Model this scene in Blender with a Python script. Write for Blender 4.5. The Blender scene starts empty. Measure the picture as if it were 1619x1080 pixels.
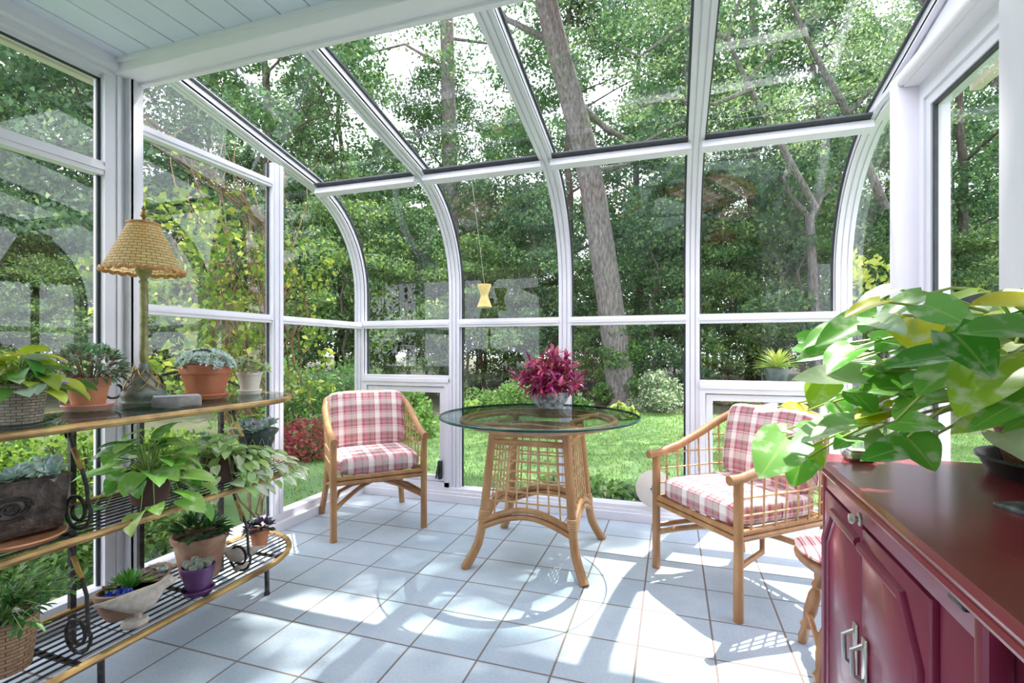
import bpy, math, random
import numpy as np
from mathutils import Vector, Matrix
PI = math.pi
SC = bpy.context.scene
COL = SC.collection
random.seed(7)
RNG = np.random.default_rng(11)

# ------------------------------------------------------------------ camera, sky, sun, exposure
TH, FPX, YH, HC = 0.316229, 777.75, 553.03, 1.15
cd = bpy.data.cameras.new('camera'); cam = bpy.data.objects.new('camera', cd); COL.objects.link(cam)
cam.location = (0, 0, HC); cam.rotation_euler = (PI/2, 0, TH)
cd.sensor_width = 36.0; cd.lens = FPX/1619*36.0
cd.shift_y = (YH-540)/1619.0
cd.clip_start = 0.05; cd.clip_end = 400
SC.camera = cam
w = bpy.data.worlds.new('sky'); SC.world = w; w.use_nodes = True
nt = w.node_tree; bg = nt.nodes['Background']
bg.inputs[0].default_value = (0.90, 0.89, 1.0, 1); bg.inputs[1].default_value = 3.5
SUN = Vector((0.17, 0.50, 1.0)).normalized()
# where gaps are cut in the added canopy for the sun, and how wide
SUNSPOTS = [(.35,2.80,0),(.10,2.0,0),(-2.25,2.35,0),(-1.45,1.75,0),(.62,1.35,.9)]; SUNRAD = [.55,.42,.22,.12,.34]
sd = bpy.data.lights.new('sun', 'SUN'); sd.energy = 9.5; sd.angle = math.radians(0.55); sd.color = (1, 0.95, 0.86)
so = bpy.data.objects.new('sun', sd); COL.objects.link(so)
so.rotation_euler = SUN.to_track_quat('Z', 'Y').to_euler()
SC.view_settings.view_transform = 'Standard'; SC.view_settings.look = 'None'
SC.view_settings.exposure = 0.33; SC.view_settings.gamma = 1.0
SC.view_settings.use_curve_mapping = False

# ------------------------------------------------------------------ helpers
_c, _s = math.cos(TH), math.sin(TH)
def at(x, y, Y):
    """point of the place on the plane Y that the photograph shows at pixel x, y"""
    u = (x-809.5)/FPX; v = (YH-y)/FPX
    d = Vector((u*_c-_s, _c+u*_s, v)); t = Y/d.y
    return Vector((d.x*t, Y, HC+d.z*t))

class B:
    def __init__(s): s.v = []; s.f = []; s.uv = {}; s.col = {}; s.smooth = []
    def add(s, vs, fs, smooth=False, col=None, uvs=None):
        o = len(s.v); s.v += [tuple(v) for v in vs]
        for f in fs:
            s.f.append(tuple(o+i for i in f)); s.smooth.append(smooth)
        if col is not None:
            for i in range(len(vs)): s.col[o+i] = col
        if uvs is not None:
            for i, q in enumerate(uvs): s.uv[o+i] = q
        return s
    def box(s, a, b, M=None, bev=0.0):
        x0, y0, z0 = a; x1, y1, z1 = b
        x0, x1 = min(x0, x1), max(x0, x1); y0, y1 = min(y0, y1), max(y0, y1); z0, z1 = min(z0, z1), max(z0, z1)
        if bev <= 0:
            vs = [(x0,y0,z0),(x1,y0,z0),(x1,y1,z0),(x0,y1,z0),(x0,y0,z1),(x1,y0,z1),(x1,y1,z1),(x0,y1,z1)]
            fs = [(0,3,2,1),(4,5,6,7),(0,1,5,4),(1,2,6,5),(2,3,7,6),(3,0,4,7)]
        else:
            e = min(bev, (x1-x0)*.45, (y1-y0)*.45, (z1-z0)*.45)
            vs = []
            def ring(x0,y0,x1,y1,z): return [(x0+e,y0,z),(x1-e,y0,z),(x1,y0+e,z),(x1,y1-e,z),(x1-e,y1,z),(x0+e,y1,z),(x0,y1-e,z),(x0,y0+e,z)]
            vs += ring(x0+e*.6,y0+e*.6,x1-e*.6,y1-e*.6,z0)+ring(x0,y0,x1,y1,z0+e)+ring(x0,y0,x1,y1,z1-e)+ring(x0+e*.6,y0+e*.6,x1-e*.6,y1-e*.6,z1)
            fs = [tuple(range(7,-1,-1)), tuple(range(24,32))]
            for k in range(3):
                for i in range(8):
                    j = (i+1) % 8; fs.append((k*8+i, k*8+j, k*8+8+j, k*8+8+i))
        if M is not None: vs = [M @ Vector(v) for v in vs]
        return s.add(vs, fs)
    def tube(s, pts, r, n=8, closed=False, caps=True, flat=1.0):
        pts = [Vector(p) for p in pts]; m = len(pts)
        rs = r if isinstance(r, (list, tuple)) else [r]*m
        T = []
        for i in range(m):
            a = pts[(i-1) % m] if (closed or i > 0) else pts[i]
            b = pts[(i+1) % m] if (closed or i < m-1) else pts[i]
            t = (b-a); T.append(t.normalized() if t.length > 1e-9 else Vector((0,0,1)))
        up = Vector((0,0,1)) if abs(T[0].z) < .9 else Vector((1,0,0))
        U = (up-T[0]*up.dot(T[0])).normalized(); vs = []
        for i in range(m):
            U = (U-T[i]*U.dot(T[i])); U = U.normalized() if U.length > 1e-6 else T[i].orthogonal().normalized()
            V = T[i].cross(U)
            for k in range(n):
                a = 2*PI*k/n; vs.append(pts[i]+U*(math.cos(a)*rs[i])+V*(math.sin(a)*rs[i]*flat))
        fs = []
        for i in range(m if closed else m-1):
            j = (i+1) % m
            for k in range(n):
                l = (k+1) % n; fs.append((i*n+k, i*n+l, j*n+l, j*n+k))
        if caps and not closed:
            fs.append(tuple(range(n-1,-1,-1))); fs.append(tuple((m-1)*n+k for k in range(n)))
        return s.add(vs, fs, True)
    def lathe(s, prof, c=(0,0,0), n=24, M=None, wav=None):
        vs = []; m = len(prof)
        for r, z in prof:
            for k in range(n):
                a = 2*PI*k/n; rr = r*(1+(wav(a, z) if wav else 0))
                vs.append((c[0]+rr*math.cos(a), c[1]+rr*math.sin(a), c[2]+z))
        if M is not None: vs = [M @ Vector(v) for v in vs]
        fs = []
        for i in range(m-1):
            for k in range(n):
                l = (k+1) % n; fs.append((i*n+k, i*n+l, (i+1)*n+l, (i+1)*n+k))
        if prof[0][0] > 1e-5: fs.append(tuple(range(n-1,-1,-1)))
        if prof[-1][0] > 1e-5: fs.append(tuple((m-1)*n+k for k in range(n)))
        return s.add(vs, fs, True)
    def build(s, name, m, parent=None, loc=None, sharp=40):
        me = bpy.data.meshes.new(name); me.from_pydata(s.v, [], s.f); me.validate(clean_customdata=False)
        me.polygons.foreach_set('use_smooth', [True]*len(me.polygons))
        if s.uv:
            uvl = me.uv_layers.new(name='UVMap')
            li = np.zeros(len(me.loops), dtype=np.int32); me.loops.foreach_get('vertex_index', li)
            arr = np.array([s.uv.get(int(i), (0,0)) for i in li], dtype=np.float32)
            uvl.data.foreach_set('uv', arr.ravel())
        if s.col:
            at_ = me.color_attributes.new('Col', 'FLOAT_COLOR', 'POINT')
            arr = np.array([tuple(s.col.get(i, (1,1,1)))[:3]+(1,) for i in range(len(me.vertices))], dtype=np.float32)
            at_.data.foreach_set('color', arr.ravel())
        if sharp: me.set_sharp_from_angle(angle=math.radians(sharp))
        me.materials.append(m)
        o = bpy.data.objects.new(name, me); COL.objects.link(o)
        if parent: o.parent = parent
        if loc: o.location = loc
        return o

def thing(name, label, cat, loc=(0,0,0), rz=0, group=None):
    o = bpy.data.objects.new(name, None); COL.objects.link(o); o.empty_display_size = .05
    o.location = loc; o.rotation_euler = (0,0,rz); o['label'] = label; o['category'] = cat
    if group: o['group'] = group
    return o
def tag(o, label=None, cat=None, group=None, kind=None):
    if label: o['label'] = label
    if cat: o['category'] = cat
    if group: o['group'] = group
    if kind: o['kind'] = kind
    return o
def struct(o): o['kind'] = 'structure'; return o
def dup(root, loc, rz, label=None, scale=None, group=None):
    r = root.copy(); COL.objects.link(r); r.location = loc; r.rotation_euler = (0,0,rz)
    if label: r['label'] = label
    if group: r['group'] = group
    if scale: r.scale = scale
    for ch in list(root.children):
        c = ch.copy(); COL.objects.link(c); c.parent = r
        for g in ch.children:
            d = g.copy(); COL.objects.link(d); d.parent = c
    return r

# ------------------------------------------------------------------ materials
def newmat(name):
    m = bpy.data.materials.new(name); m.use_nodes = True
    return m, m.node_tree, m.node_tree.nodes['Principled BSDF'], m.node_tree.nodes['Material Output']
def N(nt, t, **k):
    n = nt.nodes.new(t)
    for a, b in k.items(): setattr(n, a, b)
    return n
def noisemat(name, c1, c2, scale=20, rough=.5, metal=0, bump=0.0, detail=4, stretch=(1,1,1), c3=None, spec=None, coat=0):
    m, nt, p, out = newmat(name); L = nt.links
    tc = N(nt, 'ShaderNodeTexCoord'); mp = N(nt, 'ShaderNodeMapping'); mp.inputs['Scale'].default_value = stretch
    L.new(tc.outputs['Object'], mp.inputs[0])
    no = N(nt, 'ShaderNodeTexNoise'); no.inputs['Scale'].default_value = scale; no.inputs['Detail'].default_value = detail
    L.new(mp.outputs[0], no.inputs['Vector'])
    r = N(nt, 'ShaderNodeValToRGB'); r.color_ramp.elements[0].position = .35; r.color_ramp.elements[1].position = .65
    r.color_ramp.elements[0].color = (*c1, 1); r.color_ramp.elements[1].color = (*c2, 1)
    if c3:
        e = r.color_ramp.elements.new(.75); e.color = (*c3, 1)
    L.new(no.outputs['Fac'], r.inputs[0]); L.new(r.outputs[0], p.inputs['Base Color'])
    p.inputs['Roughness'].default_value = rough; p.inputs['Metallic'].default_value = metal
    if coat: p.inputs['Coat Weight'].default_value = coat; p.inputs['Coat Roughness'].default_value = .12
    if bump:
        b = N(nt, 'ShaderNodeBump'); b.inputs['Strength'].default_value = bump; b.inputs['Distance'].default_value = .01
        L.new(no.outputs['Fac'], b.inputs['Height']); L.new(b.outputs[0], p.inputs['Normal'])
    return m
def leafmat(name, tint=(1,1,1), rough=.45, trans=.35, varieg=0.0, vcol=(.9,.95,.75), nscale=40, spec=.5):
    m, nt, p, out = newmat(name); L = nt.links
    a = N(nt, 'ShaderNodeAttribute'); a.attribute_name = 'Col'
    mul = N(nt, 'ShaderNodeMix', data_type='RGBA', blend_type='MULTIPLY'); mul.inputs[0].default_value = 1
    L.new(a.outputs['Color'], mul.inputs[6]); mul.inputs[7].default_value = (*tint, 1)
    colo = mul.outputs[2]
    if varieg:
        tc = N(nt, 'ShaderNodeTexCoord'); no = N(nt, 'ShaderNodeTexNoise'); no.inputs['Scale'].default_value = nscale; no.inputs['Detail'].default_value = 3
        mp = N(nt, 'ShaderNodeMapping'); L.new(tc.outputs['Object'], mp.inputs[0]); L.new(mp.outputs[0], no.inputs['Vector'])
        r = N(nt, 'ShaderNodeValToRGB'); r.color_ramp.elements[0].position = .52; r.color_ramp.elements[1].position = .66
        r.color_ramp.elements[0].color = (0,0,0,1); r.color_ramp.elements[1].color = (varieg,)*3+(1,)
        L.new(no.outputs['Fac'], r.inputs[0])
        mx = N(nt, 'ShaderNodeMix', data_type='RGBA'); L.new(r.outputs[0], mx.inputs[0]); L.new(colo, mx.inputs[6]); mx.inputs[7].default_value = (*vcol, 1)
        # paler midrib along the leaf
        uv = N(nt, 'ShaderNodeUVMap'); sx = N(nt, 'ShaderNodeSeparateXYZ'); L.new(uv.outputs[0], sx.inputs[0])
        ab = N(nt, 'ShaderNodeMath', operation='ABSOLUTE'); L.new(sx.outputs[0], ab.inputs[0])
        lt = N(nt, 'ShaderNodeMath', operation='LESS_THAN'); L.new(ab.outputs[0], lt.inputs[0]); lt.inputs[1].default_value = .035
        ml = N(nt, 'ShaderNodeMath', operation='MULTIPLY'); L.new(lt.outputs[0], ml.inputs[0]); ml.inputs[1].default_value = .35
        m2 = N(nt, 'ShaderNodeMix', data_type='RGBA'); L.new(ml.outputs[0], m2.inputs[0]); L.new(mx.outputs[2], m2.inputs[6]); m2.inputs[7].default_value = (.55,.75,.25,1)
        colo = m2.outputs[2]
    L.new(colo, p.inputs['Base Color']); p.inputs['Roughness'].default_value = rough
    tr = N(nt, 'ShaderNodeBsdfTranslucent'); L.new(colo, tr.inputs['Color'])
    ms = N(nt, 'ShaderNodeMixShader'); ms.inputs[0].default_value = trans
    L.new(p.outputs[0], ms.inputs[1]); L.new(tr.outputs[0], ms.inputs[2]); L.new(ms.outputs[0], out.inputs['Surface'])
    return m
def glassmat(name, tint=(.93,.975,.965), refl=1.7, ior=1.45, graze=.92):
    m, nt, p, out = newmat(name); L = nt.links; nt.nodes.remove(p)
    t = N(nt, 'ShaderNodeBsdfTransparent'); t.inputs[0].default_value = (*tint, 1)
    g = N(nt, 'ShaderNodeBsdfGlossy'); g.inputs['Roughness'].default_value = 0.0; g.inputs[0].default_value = (.95,1,1,1)
    fr = N(nt, 'ShaderNodeFresnel'); fr.inputs[0].default_value = ior
    # a pane is two surfaces: front and back reflect alike whichever side faces us
    geo = N(nt, 'ShaderNodeNewGeometry')
    dt = N(nt, 'ShaderNodeVectorMath', operation='DOT_PRODUCT'); L.new(geo.outputs['Incoming'], dt.inputs[0]); L.new(geo.outputs['Normal'], dt.inputs[1])
    ab = N(nt, 'ShaderNodeMath', operation='ABSOLUTE'); L.new(dt.outputs['Value'], ab.inputs[0])
    om = N(nt, 'ShaderNodeMath', operation='SUBTRACT'); om.inputs[0].default_value = 1; L.new(ab.outputs[0], om.inputs[1])
    pw = N(nt, 'ShaderNodeMath', operation='POWER'); L.new(om.outputs[0], pw.inputs[0]); pw.inputs[1].default_value = 5
    ma = N(nt, 'ShaderNodeMath', operation='MULTIPLY_ADD'); L.new(pw.outputs[0], ma.inputs[0]); ma.inputs[1].default_value = graze; ma.inputs[2].default_value = .045*refl
    ma.use_clamp = True
    ms = N(nt, 'ShaderNodeMixShader'); L.new(ma.outputs[0], ms.inputs[0]); L.new(t.outputs[0], ms.inputs[1]); L.new(g.outputs[0], ms.inputs[2])
    L.new(ms.outputs[0], out.inputs['Surface'])
    return m

WHITE = noisemat('white_aluminium', (.78,.785,.84), (.82,.825,.88), 6, .34)
TANW = noisemat('taupe_wall_paint', (.66,.63,.60), (.70,.67,.64), 3, .7)
PAINT = noisemat('white_paint', (.89,.87,.93), (.91,.89,.95), 5, .45)
GREYW = noisemat('grey_aluminium', (.50,.54,.60), (.56,.60,.66), 9, .35)
GASKET = noisemat('dark_gasket', (.03,.04,.045), (.05,.06,.065), 20, .5)
BOARD = noisemat('painted_boards', (.72,.77,.90), (.76,.81,.94), 3, .5)
SOFFIT = noisemat('beige_soffit', (.62,.58,.46), (.68,.63,.50), 6, .6)
GLASS = glassmat('window_glass', (.955,.965,.985), 1.15)
TGLASS = glassmat('table_glass', (.93,.975,.96), .9, graze=.42)
EDGE = noisemat('glass_edge_green', (.01,.05,.045), (.02,.09,.08), 10, .15)
RATTAN = noisemat('honey_rattan', (.33,.165,.065), (.47,.255,.11), 14, .35, bump=.15, stretch=(1,1,.35), c3=(.53,.32,.155))
RATTAN2 = noisemat('pale_cane', (.46,.27,.13), (.62,.40,.21), 30, .45)
IRON = noisemat('dark_iron', (.035,.033,.035), (.09,.08,.075), 40, .45, .5)
GOLD = noisemat('antique_gold_rim', (.20,.11,.035), (.62,.42,.15), 18, .38, .35, bump=.2, stretch=(1,.4,1))
BRASS = noisemat('old_brass', (.25,.17,.06), (.5,.36,.14), 40, .35, .7)
TERRA = noisemat('terracotta', (.62,.24,.12), (.74,.34,.18), 12, .8, c3=(.78,.42,.27))
TERRAD = noisemat('dark_terracotta', (.42,.13,.06), (.52,.19,.09), 10, .55)
SOIL = noisemat('soil', (.03,.02,.015), (.08,.055,.035), 60, .95, bump=.6)
LAWNM = noisemat('lawn_turf', (.075,.16,.04), (.12,.22,.06), 2.2, .9, bump=.3, c3=(.17,.27,.085))
WOODF = noisemat('woodland_floor', (.035,.04,.018), (.07,.08,.03), 1.2, .95)
BARK = noisemat('grey_bark', (.075,.07,.062), (.19,.175,.16), 9, .9, bump=.9, stretch=(2.4,2.4,.7), c3=(.27,.27,.24))
BARKD = noisemat('dark_bark', (.055,.045,.035), (.12,.10,.08), 5, .9, bump=.6, stretch=(3,3,.5))
TLEAF = leafmat('tree_leaves', rough=.5, trans=.42)
PLEAF = leafmat('plant_leaves', rough=.35, trans=.3)
POTHOS = leafmat('pothos_leaves', rough=.28, trans=.32, varieg=.55, nscale=26)
SUCC = leafmat('succulent_leaves', rough=.55, trans=.1)

def tile_mat():
    m, nt, p, out = newmat('blue_grey_floor_tiles'); L = nt.links
    tc = N(nt, 'ShaderNodeTexCoord'); sx = N(nt, 'ShaderNodeSeparateXYZ'); L.new(tc.outputs['Object'], sx.inputs[0])
    P = 0.27984; ds = []; ids = []
    for ax, off in ((0, -1.80924), (1, 2.52903)):
        a = N(nt, 'ShaderNodeMath', operation='SUBTRACT'); L.new(sx.outputs[ax], a.inputs[0]); a.inputs[1].default_value = off-P*100
        b = N(nt, 'ShaderNodeMath', operation='DIVIDE'); L.new(a.outputs[0], b.inputs[0]); b.inputs[1].default_value = P
        fl = N(nt, 'ShaderNodeMath', operation='FLOOR'); L.new(b.outputs[0], fl.inputs[0]); ids.append(fl)
        c = N(nt, 'ShaderNodeMath', operation='FRACT'); L.new(b.outputs[0], c.inputs[0])
        d = N(nt, 'ShaderNodeMath', operation='SUBTRACT'); L.new(c.outputs[0], d.inputs[0]); d.inputs[1].default_value = .5
        e = N(nt, 'ShaderNodeMath', operation='ABSOLUTE'); L.new(d.outputs[0], e.inputs[0]); ds.append(e)
    mx = N(nt, 'ShaderNodeMath', operation='MAXIMUM'); L.new(ds[0].outputs[0], mx.inputs[0]); L.new(ds[1].outputs[0], mx.inputs[1])
    mr = N(nt, 'ShaderNodeMapRange'); L.new(mx.outputs[0], mr.inputs[0])
    mr.inputs[1].default_value = .5-.0165; mr.inputs[2].default_value = .5-.0105
    cb = N(nt, 'ShaderNodeCombineXYZ'); L.new(ids[0].outputs[0], cb.inputs[0]); L.new(ids[1].outputs[0], cb.inputs[1])
    wn = N(nt, 'ShaderNodeTexWhiteNoise'); L.new(cb.outputs[0], wn.inputs['Vector'])
    n1 = N(nt, 'ShaderNodeTexNoise'); n1.inputs['Scale'].default_value = 90; n1.inputs['Detail'].default_value = 3; L.new(tc.outputs['Object'], n1.inputs['Vector'])
    n2 = N(nt, 'ShaderNodeTexNoise'); n2.inputs['Scale'].default_value = 7; n2.inputs['Detail'].default_value = 4; L.new(tc.outputs['Object'], n2.inputs['Vector'])
    r1 = N(nt, 'ShaderNodeValToRGB'); r1.color_ramp.elements[0].position = .3; r1.color_ramp.elements[1].position = .7
    r1.color_ramp.elements[0].color = (.35,.45,.545,1); r1.color_ramp.elements[1].color = (.55,.63,.69,1)
    ad = N(nt, 'ShaderNodeMath', operation='ADD'); L.new(n1.outputs['Fac'], ad.inputs[0]); L.new(n2.outputs['Fac'], ad.inputs[1])
    sc = N(nt, 'ShaderNodeMath', operation='MULTIPLY'); L.new(ad.outputs[0], sc.inputs[0]); sc.inputs[1].default_value = .42
    s2 = N(nt, 'ShaderNodeMath', operation='MULTIPLY_ADD'); L.new(wn.outputs['Value'], s2.inputs[0]); s2.inputs[1].default_value = .16; L.new(sc.outputs[0], s2.inputs[2])
    L.new(s2.outputs[0], r1.inputs[0])
    mix = N(nt, 'ShaderNodeMix', data_type='RGBA'); L.new(mr.outputs[0], mix.inputs[0]); L.new(r1.outputs[0], mix.inputs[6]); mix.inputs[7].default_value = (.20,.165,.15,1)
    L.new(mix.outputs[2], p.inputs['Base Color'])
    rr = N(nt, 'ShaderNodeMapRange'); L.new(mr.outputs[0], rr.inputs[0]); rr.inputs[3].default_value = .30; rr.inputs[4].default_value = .9; L.new(rr.outputs[0], p.inputs['Roughness'])
    iv = N(nt, 'ShaderNodeMath', operation='MULTIPLY_ADD'); L.new(mr.outputs[0], iv.inputs[0]); iv.inputs[1].default_value = -1.0
    sm = N(nt, 'ShaderNodeMath', operation='MULTIPLY'); L.new(n1.outputs['Fac'], sm.inputs[0]); sm.inputs[1].default_value = .12; L.new(sm.outputs[0], iv.inputs[2])
    bu = N(nt, 'ShaderNodeBump'); bu.inputs['Strength'].default_value = .5; bu.inputs['Distance'].default_value = .004; L.new(iv.outputs[0], bu.inputs['Height']); L.new(bu.outputs[0], p.inputs['Normal'])
    return m
TILE = tile_mat()

def stripes(nt, src, period, stops):
    """colour ramp repeated every period along src"""
    L = nt.links
    a = N(nt, 'ShaderNodeMath', operation='DIVIDE'); L.new(src, a.inputs[0]); a.inputs[1].default_value = period
    b = N(nt, 'ShaderNodeMath', operation='FRACT'); L.new(a.outputs[0], b.inputs[0])
    r = N(nt, 'ShaderNodeValToRGB'); r.color_ramp.interpolation = 'CONSTANT'
    r.color_ramp.elements[0].position = 0; r.color_ramp.elements[0].color = (*stops[0][1], 1)
    r.color_ramp.elements[1].position = stops[1][0]; r.color_ramp.elements[1].color = (*stops[1][1], 1)
    for ps, c in stops[2:]:
        e = r.color_ramp.elements.new(ps); e.color = (*c, 1)
    L.new(b.outputs[0], r.inputs[0]); return r.outputs[0]
def plaid_mat():
    m, nt, p, out = newmat('red_cream_plaid'); L = nt.links
    uv = N(nt, 'ShaderNodeUVMap'); sx = N(nt, 'ShaderNodeSeparateXYZ'); L.new(uv.outputs[0], sx.inputs[0])
    W = (.84,.79,.74); R = (.40,.09,.14); K = (.55,.25,.29); T = (.36,.31,.25); Pk = (.66,.42,.44)
    A = stripes(nt, sx.outputs[0], .122, [(0,W),(.24,Pk),(.30,R),(.38,K),(.56,T),(.66,R),(.72,T),(.86,K),(.94,R)])
    Bc = stripes(nt, sx.outputs[1], .098, [(0,W),(.30,K),(.36,W),(.42,R),(.56,K),(.64,T),(.70,R),(.84,T),(.94,W)])
    mx = N(nt, 'ShaderNodeMix', data_type='RGBA'); mx.inputs[0].default_value = .42; L.new(A, mx.inputs[6]); L.new(Bc, mx.inputs[7])
    L.new(mx.outputs[2], p.inputs['Base Color']); p.inputs['Roughness'].default_value = .9
    tc = N(nt, 'ShaderNodeTexCoord'); no = N(nt, 'ShaderNodeTexNoise'); no.inputs['Scale'].default_value = 9; L.new(tc.outputs['Object'], no.inputs['Vector'])
    b = N(nt, 'ShaderNodeBump'); b.inputs['Strength'].default_value = .5; b.inputs['Distance'].default_value = .02; L.new(no.outputs['Fac'], b.inputs['Height']); L.new(b.outputs[0], p.inputs['Normal'])
    return m
PLAID = plaid_mat()
def stripe_mat(name, stops, period, axis=0, rough=.85):
    m, nt, p, out = newmat(name); L = nt.links
    tc = N(nt, 'ShaderNodeTexCoord'); sx = N(nt, 'ShaderNodeSeparateXYZ'); L.new(tc.outputs['Object'], sx.inputs[0])
    ad = N(nt, 'ShaderNodeMath', operation='ADD'); L.new(sx.outputs[axis], ad.inputs[0]); ad.inputs[1].default_value = 10
    L.new(stripes(nt, ad.outputs[0], period, stops), p.inputs['Base Color']); p.inputs['Roughness'].default_value = rough
    return m
SPAD = stripe_mat('striped_seat_fabric', [(0,(.80,.60,.56)),(.3,(.55,.13,.16)),(.5,(.80,.62,.58)),(.62,(.62,.30,.30)),(.8,(.84,.70,.64))], .03, 0)
def wicker_mat(name, c1, c2, su=60, sv=90, bump=.8, glow=0):
    m, nt, p, out = newmat(name); L = nt.links
    uv = N(nt, 'ShaderNodeUVMap')
    br = N(nt, 'ShaderNodeTexBrick'); L.new(uv.outputs[0], br.inputs['Vector']); br.inputs['Scale'].default_value = su
    br.inputs['Color1'].default_value = (*c1,1); br.inputs['Color2'].default_value = (*c2,1)
    br.inputs['Mortar'].default_value = (c1[0]*.35, c1[1]*.3, c1[2]*.25, 1)
    br.inputs['Mortar Size'].default_value = .05; br.inputs['Brick Width'].default_value = 1.0; br.inputs['Row Height'].default_value = .42
    br.inputs['Mortar Smooth'].default_value = .6
    L.new(br.outputs['Color'], p.inputs['Base Color']); p.inputs['Roughness'].default_value = .6
    b = N(nt, 'ShaderNodeBump'); b.invert = True; b.inputs['Strength'].default_value = bump; b.inputs['Distance'].default_value = .004
    L.new(br.outputs['Fac'], b.inputs['Height']); L.new(b.outputs[0], p.inputs['Normal'])
    if glow:   # open weave lets daylight through
        tr = N(nt, 'ShaderNodeBsdfTranslucent'); L.new(br.outputs['Color'], tr.inputs['Color']); ms = N(nt, 'ShaderNodeMixShader'); ms.inputs[0].default_value = glow
        L.new(p.outputs[0], ms.inputs[1]); L.new(tr.outputs[0], ms.inputs[2]); L.new(ms.outputs[0], out.inputs['Surface'])
    return m
SHADE = wicker_mat('golden_wicker', (.86,.62,.27), (.95,.78,.44), 34, glow=.5)
SHADED = wicker_mat('brown_wicker', (.13,.05,.03), (.24,.10,.06), 48)
SHADET = wicker_mat('tan_wicker', (.40,.24,.13), (.56,.38,.24), 36)
GREYW2 = wicker_mat('grey_wicker', (.32,.27,.22), (.48,.42,.35), 45)
RED = noisemat('burgundy_paint', (.20,.022,.058), (.23,.028,.068), 3, .30, coat=.3)
REDTOP = noisemat('burgundy_reflecting_top', (.24,.030,.042), (.28,.04,.05), 3, .26, coat=.25)  # same burgundy, lightened to put the top's warm reflection into its colour
BRWOOD = noisemat('turned_oak', (.26,.12,.05), (.42,.22,.10), 18, .35, stretch=(1,1,.3))
GREEN_P = noisemat('verdigris_paint', (.20,.20,.07), (.36,.35,.15), 40, .5, .2)
LAMPB = noisemat('lamp_grey_patina', (.13,.16,.14), (.28,.30,.25), 30, .5, .3)
STONE = noisemat('speckled_stone', (.52,.47,.40), (.68,.63,.55), 45, .85, bump=.3, c3=(.40,.36,.30))
CREAM = noisemat('cream_ceramic', (.74,.68,.60), (.80,.75,.67), 12, .5)
PURPLE = noisemat('purple_glaze', (.10,.035,.13), (.15,.06,.19), 14, .3)
DGREEN = noisemat('dark_green_glaze', (.03,.055,.05), (.07,.10,.085), 25, .35)
DMETAL = noisemat('embossed_dark_metal', (.04,.033,.028), (.15,.12,.10), 28, .5, .5, bump=1.0)
DBROWN = noisemat('dark_brown_pot', (.09,.035,.03), (.13,.055,.045), 15, .5)
BLACK = noisemat('black_plastic', (.012,.014,.016), (.03,.034,.038), 20, .25)
CHARB = noisemat('grey_patterned_ceramic', (.06,.065,.075), (.42,.44,.47), 38, .35)
STEEL = noisemat('brushed_nickel', (.55,.54,.50), (.66,.65,.60), 40, .3, .9)
SLATE = noisemat('slate_coaster', (.02,.03,.032), (.22,.26,.25), 60, .35)
GREYTILE = noisemat('worn_grey_tile', (.16,.15,.15), (.42,.38,.35), 16, .5)
WICK = noisemat('dark_clay', (.30,.16,.10), (.45,.30,.20), 14, .8, c3=(.5,.42,.33))

exec_after = []
# ------------------------------------------------------------------ room shell
PX = [-2.43, -1.583, -0.728, 0.122, 0.974]
R_ARC, YG, ZC = 0.72, 3.42, 1.60
SL = 0.2126
def profile(step=6.5, ytop=1.56, z0=0.1):
    pts = [(YG, z0), (YG, ZC)]
    a = step
    while a < 78: pts.append((YG-R_ARC+R_ARC*math.cos(math.radians(a)), ZC+R_ARC*math.sin(math.radians(a)))); a += step
    e = (YG-R_ARC+R_ARC*math.cos(math.radians(78)), ZC+R_ARC*math.sin(math.radians(78)))
    pts += [e, (ytop, e[1]+(e[0]-ytop)*SL)]
    return pts
def sweep_yz(b, path, x0, x1, d0, d1):
    """sweep a rectangle along a path in the YZ plane; d = offset towards the outside"""
    m = len(path); vs = []
    for i in range(m):
        a = path[max(i-1,0)]; c = path[min(i+1,m-1)]
        t = Vector((c[0]-a[0], c[1]-a[1])).normalized(); n = Vector((t.y, -t.x))
        for d in (d0, d1):
            for x in (x0, x1): vs.append((x, path[i][0]+n.x*d, path[i][1]+n.y*d))
    fs = []
    for i in range(m-1):
        o = i*4; q = o+4
        fs += [(o,o+1,q+1,q), (o+2,q+2,q+3,o+3), (o,q,q+2,o+2), (o+1,o+3,q+3,q+1)]
    fs += [(0,2,3,1), (m*4-4,m*4-3,m*4-1,m*4-2)]
    b.add(vs, fs)
PF = profile()
W2 = .0425
for i, x in enumerate(PX):
    b = B()
    sweep_yz(b, PF, x-W2, x+W2, .008, .075)
    for q0, q1 in ((-W2, -.020), (-.012, .012), (.020, W2)): sweep_yz(b, PF, x+q0, x+q1, 0, .02)
    o = struct(b.build('trim_%d' % (i+1), WHITE))
    g = B(); sweep_yz(g, PF, x-W2-.012, x+W2+.012, .05, .062); g.build('gasket', GASKET, o)
# cross bars of the glass front: eave bar, mid transom, sill
def xbar(name, y, z, hy, hz, x0=-2.43, x1=.974, nrm=None, gask=True):
    root = None
    b = B()
    for i in range(4):
        a, c = PX[i]+W2, PX[i+1]-W2
        if nrm is None:
            b.box((a, y, z-hz), (c, y+hy, z+hz)); b.box((a, y-.008, z-hz*.35), (c, y+.01, z+hz*.35))
        else:
            M = Matrix.Translation((0, y, z)) @ Matrix.Rotation(nrm, 4, 'X')
            b.box((a-.012, -hz, -hy), (c+.014, hz, hy), M)
    return struct(b.build(name, WHITE))
xbar('trim_6', 2.885, 2.262, .022, .024, nrm=-.35)
g = B()
for i in range(4):
    M = Matrix.Translation((0, 2.872, 2.302)) @ Matrix.Rotation(-.35, 4, 'X'); g.box((PX[i]+W2, -.032, -.008), (PX[i+1]-W2, .032, .004), M)
struct(g.build('trim_7', GASKET))
xbar('trim_8', YG, 1.352, .06, .030)
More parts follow.
